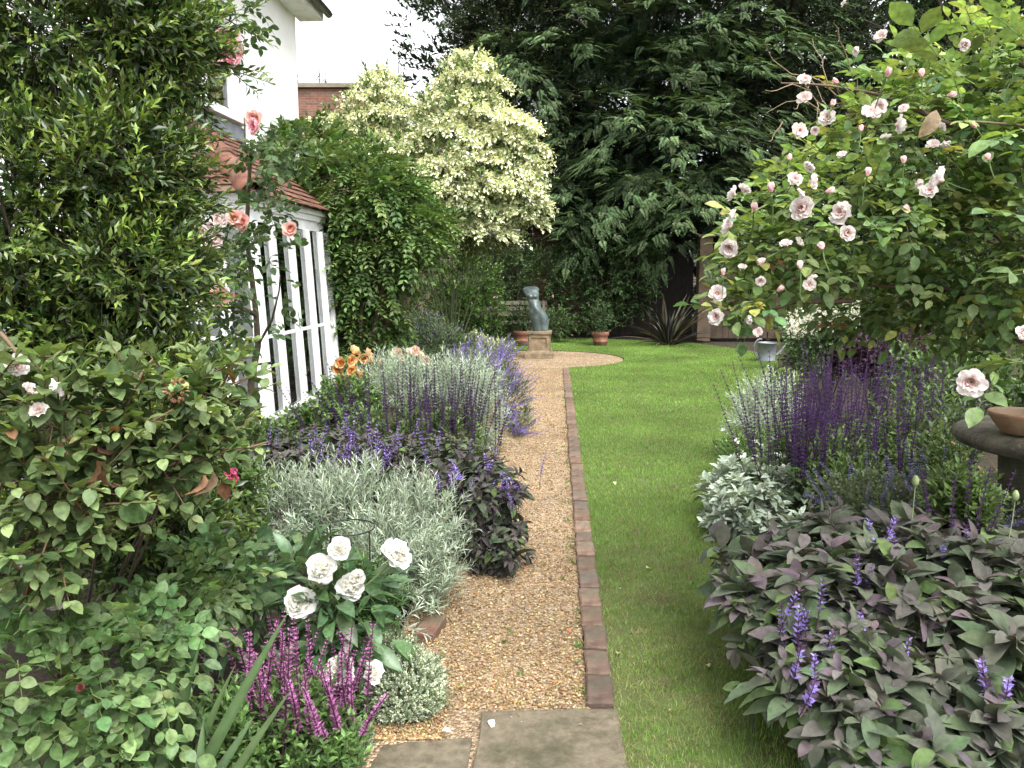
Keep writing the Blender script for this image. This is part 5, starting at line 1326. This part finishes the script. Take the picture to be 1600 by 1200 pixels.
# ---------- dark trees behind
def frond():
    v, f, n = [], [], 0
    tv, tf = diamond(.20, .1)
    for i in range(11):
        tt = .1 + .9 * i / 11
        for s in (-1, 1):
            L = .34 * (1 - tt * .72) * random.uniform(.85, 1.1); a = s * .95
            c, sn = math.cos(a), math.sin(a); dr = -.12 * tt * tt
            q = tv * L; x = q[:, 0]*c + q[:, 1]*sn; y = -q[:, 0]*sn + q[:, 1]*c; z = q[:, 2] - .10 * q[:, 1] ** 2 / max(L, .05)
            v.append(np.stack([x, y + tt, z + dr], 1)); f.append(tf + n); n += 4
    v.append(tv * .22 + np.array([0, .98, -.12])); f.append(tf + n)
    return (np.concatenate(v), np.concatenate(f))
def yew(name, label, bl, trunk, n, seed, nb=230, size=.85, cin=(.018,.036,.019), cti=(.06,.115,.05)):
    t = plant(name, label, 'tree', trunk)
    tk = MB(); top = max(b[0][2] + b[1][2] for b in bl); c = np.array([*trunk, 0.])
    tk.tube(limb(c, c + EZ * top * .85, 0, 9, .06), np.linspace(.4, .06, 9), 12)
    lm = MB()
    p, d = on_blobs(bl, n, inner=.55, lump=.38, seed=seed, away=.25, freq=5)
    for e in p[rng.choice(len(p), 34)]:
        s0 = c + EZ * min(max(e[2] - .6, .8), top * .8); tk.tube(limb(s0, e, .05, 7, .08), np.linspace(.10, .02, 7), 6)
    part('trunk', tk, M_darkbark, t)
    fr = [frond() for _ in range(4)]
    # boughs: flat drooping fans of sprays standing out from the crown, deep shade between them
    bp, bd = on_blobs(bl, nb, inner=.86, lump=.30, seed=seed + 2, away=.2, freq=5)
    F_ = [[], [], []]
    for q, o_ in zip(bp, bd):
        h = nrm(o_ * np.array([1, 1, .2]) + rng.normal(0, .35, 3) * np.array([1, 1, .3])); sd = nrm(np.cross(h, EZ)); k = 44
        L_, W_ = random.uniform(1.0, 2.0), random.uniform(.5, .95)
        u, v = rng.uniform(-.35, 1, k), rng.normal(0, .5, k)
        wv = v * W_ * np.clip(1.05 - .75 * np.abs(u), .1, 1)
        pos = q + h * (u * L_ * .6)[:, None] + sd * wv[:, None] - EZ * (.30 * np.maximum(u, 0) ** 2 * L_ + .22 * wv ** 2)[:, None] + rng.normal(0, .06, (k, 3))
        F_[0].append(pos); F_[1].append(nrm(h + sd * (v * .8)[:, None] - EZ * (.15 + .35 * np.maximum(u, 0))[:, None] + rng.normal(0, .2, (k, 3))))
        F_[2].append(mixc(cin, cti, np.clip(.35 + .5 * u + rng.normal(0, .2, k), 0, 1)) * math.exp(random.gauss(0, .22)))
    bpos, bdir, bcol = (np.concatenate(x) for x in F_)
    dd = nrm(d * np.array([1,1,.45]) + rng.normal(0, .35, d.shape))
    for k in range(4):
        s = slice(k, None, 4)
        lm.leaves(fr[k], bpos[s], bdir[s], nrm(EZ + rng.normal(0, .2, bdir[s].shape)), size * rng.uniform(.7, 1.3, len(bpos[s])), jitter(bcol[s], .15))
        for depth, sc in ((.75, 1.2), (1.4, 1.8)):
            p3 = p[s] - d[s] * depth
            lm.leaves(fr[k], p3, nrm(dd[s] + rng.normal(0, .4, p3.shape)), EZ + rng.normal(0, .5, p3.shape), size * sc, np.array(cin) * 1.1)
    part('crown', lm, M_darkleaf, t); return t
yew('yew_tree', 'huge dark feathery yew with layered drooping sprays behind the lawn', [B(1000,-120,21.5,260,200,3.5), B(930,90,20.5,170,130,2.2), B(1040,210,20.0,150,100,2.0), B(960,290,20.2,150,90,1.8), B(1110,330,19.6,110,70,1.6), B(1130,100,21,130,140,2.2), B(950,170,21.8,190,200,2.2), B(900,200,21,70,110,1.6), B(850,-40,21.5,150,140,2.2), B(880,330,20.6,80,60,1.2)], (3.2, 21.4), 6500, 131, nb=300, size=.36, cin=(.026,.045,.022), cti=(.125,.19,.085))
def broadleaf(name, label, bl, trunk, n, seed, size=.085, cin=(.016,.030,.014), cti=(.05,.085,.034), L=.5, nl=12, mat=None):
    t = plant(name, label, 'tree', trunk)
    tk = MB(); top = max(b[0][2] for b in bl); c = np.array([*trunk, 0.]); tk.tube(limb(c, c + EZ * top, 0, 9, .05), np.linspace(.26, .05, 9), 10)
    lm, sm = MB(), MB(); p, d = on_blobs(bl, n, inner=.55, lump=.35, seed=seed, away=.22, freq=5)
    for e in p[rng.choice(len(p), 26)]:
        s0 = c + EZ * min(max(e[2] - .8, .6), top * .9); tk.tube(limb(s0, e, .05, 7, .08), np.linspace(.08, .015, 7), 6)
    part('trunk', tk, M_darkbark, t)
    tone = rng.normal(0, .2, len(p)) + .4 * lumpy(p, seed + 3, 6, .8)
    dd = nrm(d + EZ * .25 + rng.normal(0, .35, d.shape))
    twigs(lm, sm, p, dd, T_diam, L, nl, size, c_in=cin, c_tip=cti, stem=(.02,.018,.012), sr=.008, tone=tone, wid=1.0)
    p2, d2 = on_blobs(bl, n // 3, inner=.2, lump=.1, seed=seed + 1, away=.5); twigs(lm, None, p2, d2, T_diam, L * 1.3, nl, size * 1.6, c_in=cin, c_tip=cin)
    part('crown', lm, mat or M_darkleaf, t); part('twigs', sm, M_stem, t); return t
broadleaf('holly_tree', 'dark glossy holly tree rising behind the cream dogwood, against sky', [B(795,30,20.5,85,110,1.8), B(770,-120,21,90,120,1.8), B(815,170,20.2,70,90,1.5), B(850,280,20.2,60,70,1.3), B(730,45,20.8,26,22,.6), B(748,70,20.6,30,30,.7)], (-.1, 20.9), 3000, 141, size=.07, cin=(.025,.042,.018), cti=(.095,.14,.06))
broadleaf('holm_oak', 'dense dark small-leaved evergreen tree above the blush rose, right', [B(1240,60,21,120,150,2.2), B(1230,230,20.5,100,110,1.8), B(1300,-120,21.5,180,130,2.4), B(1200,330,20.2,80,60,1.4)], (7.2, 21.2), 3000, 142, size=.07, cin=(.026,.038,.024), cti=(.08,.105,.065))
broadleaf('evergreen_tree', 'mid-green evergreen tree behind the rose at the right edge', [B(1430,30,19.5,130,170,2.2), B(1560,60,19,110,110,2.0), B(1480,250,19,160,120,2.0), B(1650,250,18.5,120,200,2.0), B(1400,350,18.6,120,90,1.5), B(1600,420,17.5,140,90,1.5)], (10.6, 19.6), 2100, 143, cin=(.03,.05,.022), cti=(.09,.14,.05))
# a second row beyond, which closes the view
broadleaf('boundary_tree', 'tall dark tree filling the gaps behind the yew', [B(900,150,25,260,330,2.5), B(1150,200,25,260,330,2.5), B(1090,240,23.6,90,150,1.2)], (5, 25.2), 3600, 144, size=.20, L=.8)
broadleaf('boundary_tree', 'tall dark tree filling the gaps behind the right evergreens', [B(1400,200,25,250,330,2.5), B(1620,220,24,200,260,2.5)], (14, 24.8), 3400, 145, size=.20, L=.8)

# shrubs under the trees
def shrub(name, label, bl, n, size, cin, cti, seed, **k): return leafy(name, label, 'shrub', bl, n, size, cin, cti, seed, **k)
shrub('laurel_bush', 'dark glossy laurel bush between the shed and the yew', [B(940,430,19.2,55,75,.9), B(900,470,19.0,40,50,.7), B(985,420,19.4,50,80,.9), B(920,370,19.6,50,50,.9)], 900, .11, (.022,.045,.016), (.06,.11,.035), 151, L=.35, nl=10, mat=M_darkleaf)
shrub('camellia_bush', 'dark green bush with few pink blooms behind the statue', [B(790,430,19.4,55,50,.8), B(845,455,19.2,32,60,.6), B(780,395,19.6,60,35,.7)], 700, .10, (.028,.055,.018), (.09,.14,.05), 152, L=.32, nl=9)
shrub('maple_bush', 'bright green feathery shrub left of the statue', [B(735,440,17.6,45,45,.6), B(715,475,17.3,35,35,.5), B(755,490,17.5,35,30,.5)], 620, .09, (.05,.11,.025), (.13,.22,.05), 153, L=.3, nl=10)
shrub('ground_shrub', 'low mid-green shrub below the brick wall at the far left end', [B(665,480,18.6,50,35,.7), B(640,455,19,45,45,.7), B(690,505,17.8,45,22,.5)], 520, .09, (.035,.07,.02), (.10,.16,.05), 154, L=.3, nl=9)
shrub('bench_shrub', 'leafy plants along the dark bed below the bench', [B(770,510,17.6,40,16,.4), B(870,505,18.2,25,20,.4)], 300, .08, (.03,.06,.02), (.10,.16,.05), 155, L=.25, nl=8)
shrub('shade_shrub', 'deep green shrub in shadow beneath the blush rose, right', [B(1420,470,11.5,110,60,1.0), B(1330,450,12,70,50,.9), B(1540,480,10.5,100,70,1.0), B(1260,500,13,50,40,.7)], 1100, .08, (.03,.06,.018), (.085,.14,.04), 156, L=.3, nl=9)
shrub('smoke_bush', 'low wine-purple leaved bush behind the salvias', [B(1395,550,8.2,70,28,.5), B(1340,560,8.4,40,22,.4)], 420, .06, (.045,.022,.04), (.085,.04,.07), 157, L=.2, nl=9, tpl=T_ovate)
shrub('shaded_border', 'leafy green plants at the foot of the fence, right of the watering can', [B(1275,560,10.5,45,30,.6), B(1480,590,7.2,90,50,.6), B(1560,620,6.0,70,60,.5)], 700, .06, (.04,.08,.025), (.11,.18,.05), 158, L=.2, nl=9, tpl=T_ovate)
shrub('lawn_edge_plant', 'lime green low leafy plant at the right lawn edge by the silver clump', [B(1215,600,8.6,30,18,.4), B(1195,690,6.4,40,14,.25)], 320, .04, (.08,.14,.03), (.20,.28,.07), 159, L=.12, nl=8, tpl=T_ovate)
# flowers on the camellia
cm = [o for o in bpy.data.objects if o.name.startswith('camellia_bush')][0]
set_flowers(cm, 'pink_flower', roses('pink'), at_px([(773,467),(777,463),(771,472),(862,463)], 18.6, .2, 1.1))
# white meadow-rue
t = leafy('meadow_rue', 'airy plant with clouds of small cream-white flowers beside the watering can', 'plant', [B(1272,525,8.8,38,32,.4), B(1320,510,8.6,40,28,.4)], 480, .05, (.05,.10,.04), (.13,.20,.09), 161, L=.2, nl=8, tpl=T_diamw)
puff = MB(); u = nrm(rng.normal(size=(26, 3))); puff.leaves(T_diamw, u * .030, u, rng.normal(size=(26, 3)), .028, jitter(np.tile((.74,.72,.58), (26, 1)), .08))
q, dq = on_blobs([B(1262,505,8.5,40,22,.35), B(1318,492,8.4,42,20,.35)], 70, inner=.4, away=.6)
set_flowers(t, 'flower_puff', [puff], [(a, b_, random.uniform(.6, 1.25)) for a, b_ in zip(q, dq)])

# straps: phormiums
def strappy(name, label, c, n, L, w, cols, seed, droop=.5, mat=None, up=1.0, sect=None):
    t = plant(name, label, 'plant', c); m = MB(); tp = leaf_tpl(7, w, .35, .3, droop)
    az = rng.uniform(0, 6.28, n) if sect is None else rng.uniform(*sect, n); el = rng.uniform(.15, 1.25, n)
    d = np.stack([np.cos(az)*np.sin(el), np.sin(az)*np.sin(el), np.cos(el) * up], 1)
    pos = np.array([c[0], c[1], c[2] if len(c) > 2 else 0.0]) + np.stack([np.cos(az)*.08, np.sin(az)*.08, 0*az], 1)
    m.leaves(tp, pos, d, EZ + rng.normal(0, .2, (n, 3)), L * rng.uniform(.6, 1.15, n), jitter(np.array(cols)[rng.choice(len(cols), n)], .25)); part('foliage', m, mat or M_leaf, t)
g = P(1045, 528, 17.4); strappy('phormium', 'dark bronze strap-leaved phormium at the back of the lawn', (g[0], g[1], 0), 85, 1.2, .045, [(.018,.018,.014),(.03,.028,.022),(.012,.015,.011),(.09,.08,.06)], 171, .35, M_darkleaf)
g = P(1585, 690, 4.4); strappy('bronze_phormium', 'coppery brown strap leaves fanning out behind the stone table', (g[0], g[1], .35), 26, .62, .036, [(.22,.11,.07),(.15,.09,.06),(.28,.17,.11)], 172, .3, M_leaf)
g = P(800, 522, 17.0); strappy('daylily', 'pale green arching strap leaves beside the left terracotta pot', (g[0] - .25, g[1], 0), 26, .55, .04, [(.12,.18,.07),(.18,.24,.10)], 173, .5)
for (gx, nm, lab, cin, cti, sd) in ((potL, 'potted_shrub', 'dark leafy shrub growing in the left terracotta pot', (.025,.05,.02), (.07,.11,.04), 181), (potR, 'potted_shrub', 'small glossy shrub growing in the banded terracotta pot', (.025,.05,.02), (.08,.13,.05), 182)):
    leafy(nm, lab, 'shrub', [(np.array([gx[0], gx[1], .62]), np.array([.26,.26,.30]))], 130, .07, cin, cti, sd, L=.18, nl=8)

# ---------- the big blush rose, right
bl = [B(1440,230,3.1,180,120,.5), B(1310,330,2.95,130,100,.4), B(1540,140,3.0,130,110,.45), B(1230,390,2.9,90,75,.3), B(1490,380,3.1,150,110,.45), B(1165,400,2.8,35,80,.15), B(1590,300,2.8,90,170,.4), B(1165,475,2.75,55,32,.15), B(1380,470,3.3,110,60,.35), B(1540,490,3.2,90,60,.35), B(1740,260,3.3,130,190,.5)]
base = np.array([3.3, 3.5, 0.])
t = plant('blush_rose_bush', 'large arching shrub rose with pale pink blooms overhanging the right border', 'rose', base[:2])
lm, sm, cm_ = MB(), MB(), MB()
p, d = on_blobs(bl, 2150, inner=.5, lump=.42, seed=191, away=.5, freq=4); d = nrm(d * np.array([1, 1, .6]) + rng.normal(0, .45, d.shape) + np.array([-.25, -.1, .10]))
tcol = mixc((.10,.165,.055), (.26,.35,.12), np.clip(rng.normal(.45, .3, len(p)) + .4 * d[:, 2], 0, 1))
sel = rng.random(len(p)); tcol[sel < .006] = (.28,.14,.06); tcol[(sel > .03) & (sel < .08)] = (.33,.37,.11); tcol[(sel > .09) & (sel < .2)] *= np.array([.75, .9, 1.1])
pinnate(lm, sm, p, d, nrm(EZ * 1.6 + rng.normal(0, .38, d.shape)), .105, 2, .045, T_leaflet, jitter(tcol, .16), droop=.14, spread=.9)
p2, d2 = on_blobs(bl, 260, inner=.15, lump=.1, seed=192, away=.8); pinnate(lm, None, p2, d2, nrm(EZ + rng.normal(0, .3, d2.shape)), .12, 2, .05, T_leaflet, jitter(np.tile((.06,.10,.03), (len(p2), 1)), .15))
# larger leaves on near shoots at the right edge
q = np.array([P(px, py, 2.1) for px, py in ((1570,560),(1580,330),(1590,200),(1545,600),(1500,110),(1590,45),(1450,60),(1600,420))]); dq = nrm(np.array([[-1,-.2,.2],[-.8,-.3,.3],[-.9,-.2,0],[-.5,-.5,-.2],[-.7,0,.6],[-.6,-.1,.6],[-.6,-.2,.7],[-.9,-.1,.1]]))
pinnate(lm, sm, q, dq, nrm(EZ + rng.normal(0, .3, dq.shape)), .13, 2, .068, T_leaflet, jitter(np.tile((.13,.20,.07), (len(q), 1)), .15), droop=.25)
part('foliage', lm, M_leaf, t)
for e in p[rng.choice(len(p), 20)]: cm_.tube(limb(base + rng.normal(0, .06, 3) * np.array([1,1,0]), e, .28, 10, .12), np.linspace(.016, .003, 10), 6, (.13,.095,.065))
for a, b_ in (((1650,480,3.0),(1250,440,2.9)), ((1650,400,3.0),(1400,340,2.9)), ((1650,560,3.1),(1330,420,3.0)), ((1640,450,2.9),(1470,300,2.8)), ((1330,470,2.9),(1130,510,2.75)), ((1640,140,2.8),(1530,60,2.8)), ((1500,200,2.9),(1220,130,3.0))):
    cm_.tube(limb(P(*a), P(*b_), .04, 9, .10), np.linspace(.010, .003, 9), 6, (.10,.065,.045))
for _ in range(16):
    a_ = P(random.gauss(1310, 45), random.gauss(160, 22), 3.0); e_ = a_ + np.array([random.gauss(-.12, .1), random.gauss(0, .08), random.gauss(.06, .07)])
    cm_.tube(limb(a_, e_, random.uniform(-.3, .3), 7, .3), np.linspace(.0025, .001, 7), 4, (.24,.18,.11))
part('canes', cm_, M_stem, t); part('leaf_stalks', sm, M_stem, t)
FLR = [(1320,335,1.0),(1322,365,.7),(1475,283,1.0),(1452,302,.9),(1255,327,1.05),(1258,300,.6),(1398,195,.95),(1358,183,.85),(1375,168,.85),(1295,186,.8),(1245,208,.75),(1257,158,.7),(1256,128,.6),(1270,257,.65),(1316,245,.55),(1240,284,.65),(1264,284,.75),
       (1143,355,.8),(1140,385,.8),(1150,305,.8),(1160,300,.6),(1228,385,.75),(1245,380,.6),(1120,460,1.0),(1122,495,.8),(1268,428,.6),(1265,445,.65),(1432,287,.65),(1385,218,.6),(1457,230,.6),(1475,220,.6),(1412,172,.5),(1273,205,.5),(1518,597,1.15),(1597,523,.9),
       (1378,60,.7),(1150,340,.7),(1160,420,.55),(1188,437,.5),(1322,5,.5),(1468,200,.5),(1342,80,.6),(1175,500,.6),(1505,70,.5),(1185,520,.5)]
pl = []
for px, py, s in FLR:
    p_ = P(px, py, 2.0 if px > 1510 else 2.55 + random.uniform(-.08, .06)); pl.append((p_, nrm(near_cam(p_) * .8 + np.array([-.2, 0, .3]) + rng.normal(0, .62, 3)), s * random.uniform(.58, .88)))
set_flowers(t, 'rose_flower', roses('pale'), pl)
bud = flower('rosebud', [(5, .12, .024, .9, (.80,.48,.48)), (5, .35, .027, .9, (.84,.66,.64))], .03, 61, core=None)
set_flowers(t, 'rosebud', [bud], [(P(px, py, 2.5), nrm(EZ + rng.normal(0, .5, 3)), random.uniform(.7, 1.0)) for px, py in ((1233,250),(1300,165),(1345,205),(1412,255),(1178,330),(1205,300),(1290,300),(1355,275),(1420,330),(1250,420),(1195,405),(1130,430),(1480,150),(1525,200),(1440,120),(1310,130),(1385,120),(1215,455),(1285,390),(1545,250))])
m = MB(); q = P(1463,172,2.1)[None]; m.leaves(leaf_tpl(5, .62, .45, .25, .25), q, np.array([[-.35,.1,-.9]]), np.array([[.3,-1,.3]]), .075, np.array((.42,.32,.24))); part('dry_leaf', m, M_leaf, t)

# fallen petals and leaves on lawn and path
for i, (px, py, c, lab, k) in enumerate(((765,1125,(.8,.78,.72),'white fallen petal on gravel beside the large flagstone','petal'), (690,1142,(.75,.7,.6),'cream fallen petal on gravel by the thyme mound','petal'), (686,962,(.22,.13,.07),'curled brown leaf on gravel under the silver foliage','leaf'),
      (1108,1042,(.55,.55,.30),'pale fallen leaf on the lawn near the purple sage','leaf'), (965,1022,(.5,.52,.28),'pale fallen leaf on the lawn beside the brick edging','leaf'), (1010,888,(.5,.55,.25),'yellow-green fallen leaf in the middle of the near lawn','leaf'), (890,980,(.45,.13,.07),'round red pebble on the gravel path','pebble'), (960,753,(.6,.62,.4),'pale petal lying on the lawn middle','petal'), (982,905,(.25,.16,.08),'small brown leaf on the near lawn','leaf'))):
    g = G(px, py, .03); m = MB()
    if k == 'pebble': pebbles(m, np.array([g[0]]), np.array([g[1]]), np.array([.012]), np.array([.022]), np.array([c])); o = m.build('red_pebble', M_pebble)
    else:
        m.leaves(leaf_tpl(3, .6, .5, .3, .4, wave=.03), g[None], np.array([[random.gauss(0,1), random.gauss(0,1), .1]]), EZ[None], .04, np.array(c)); o = m.build('fallen_' + k, M_leaf)
    o['label'] = lab; o['category'] = k
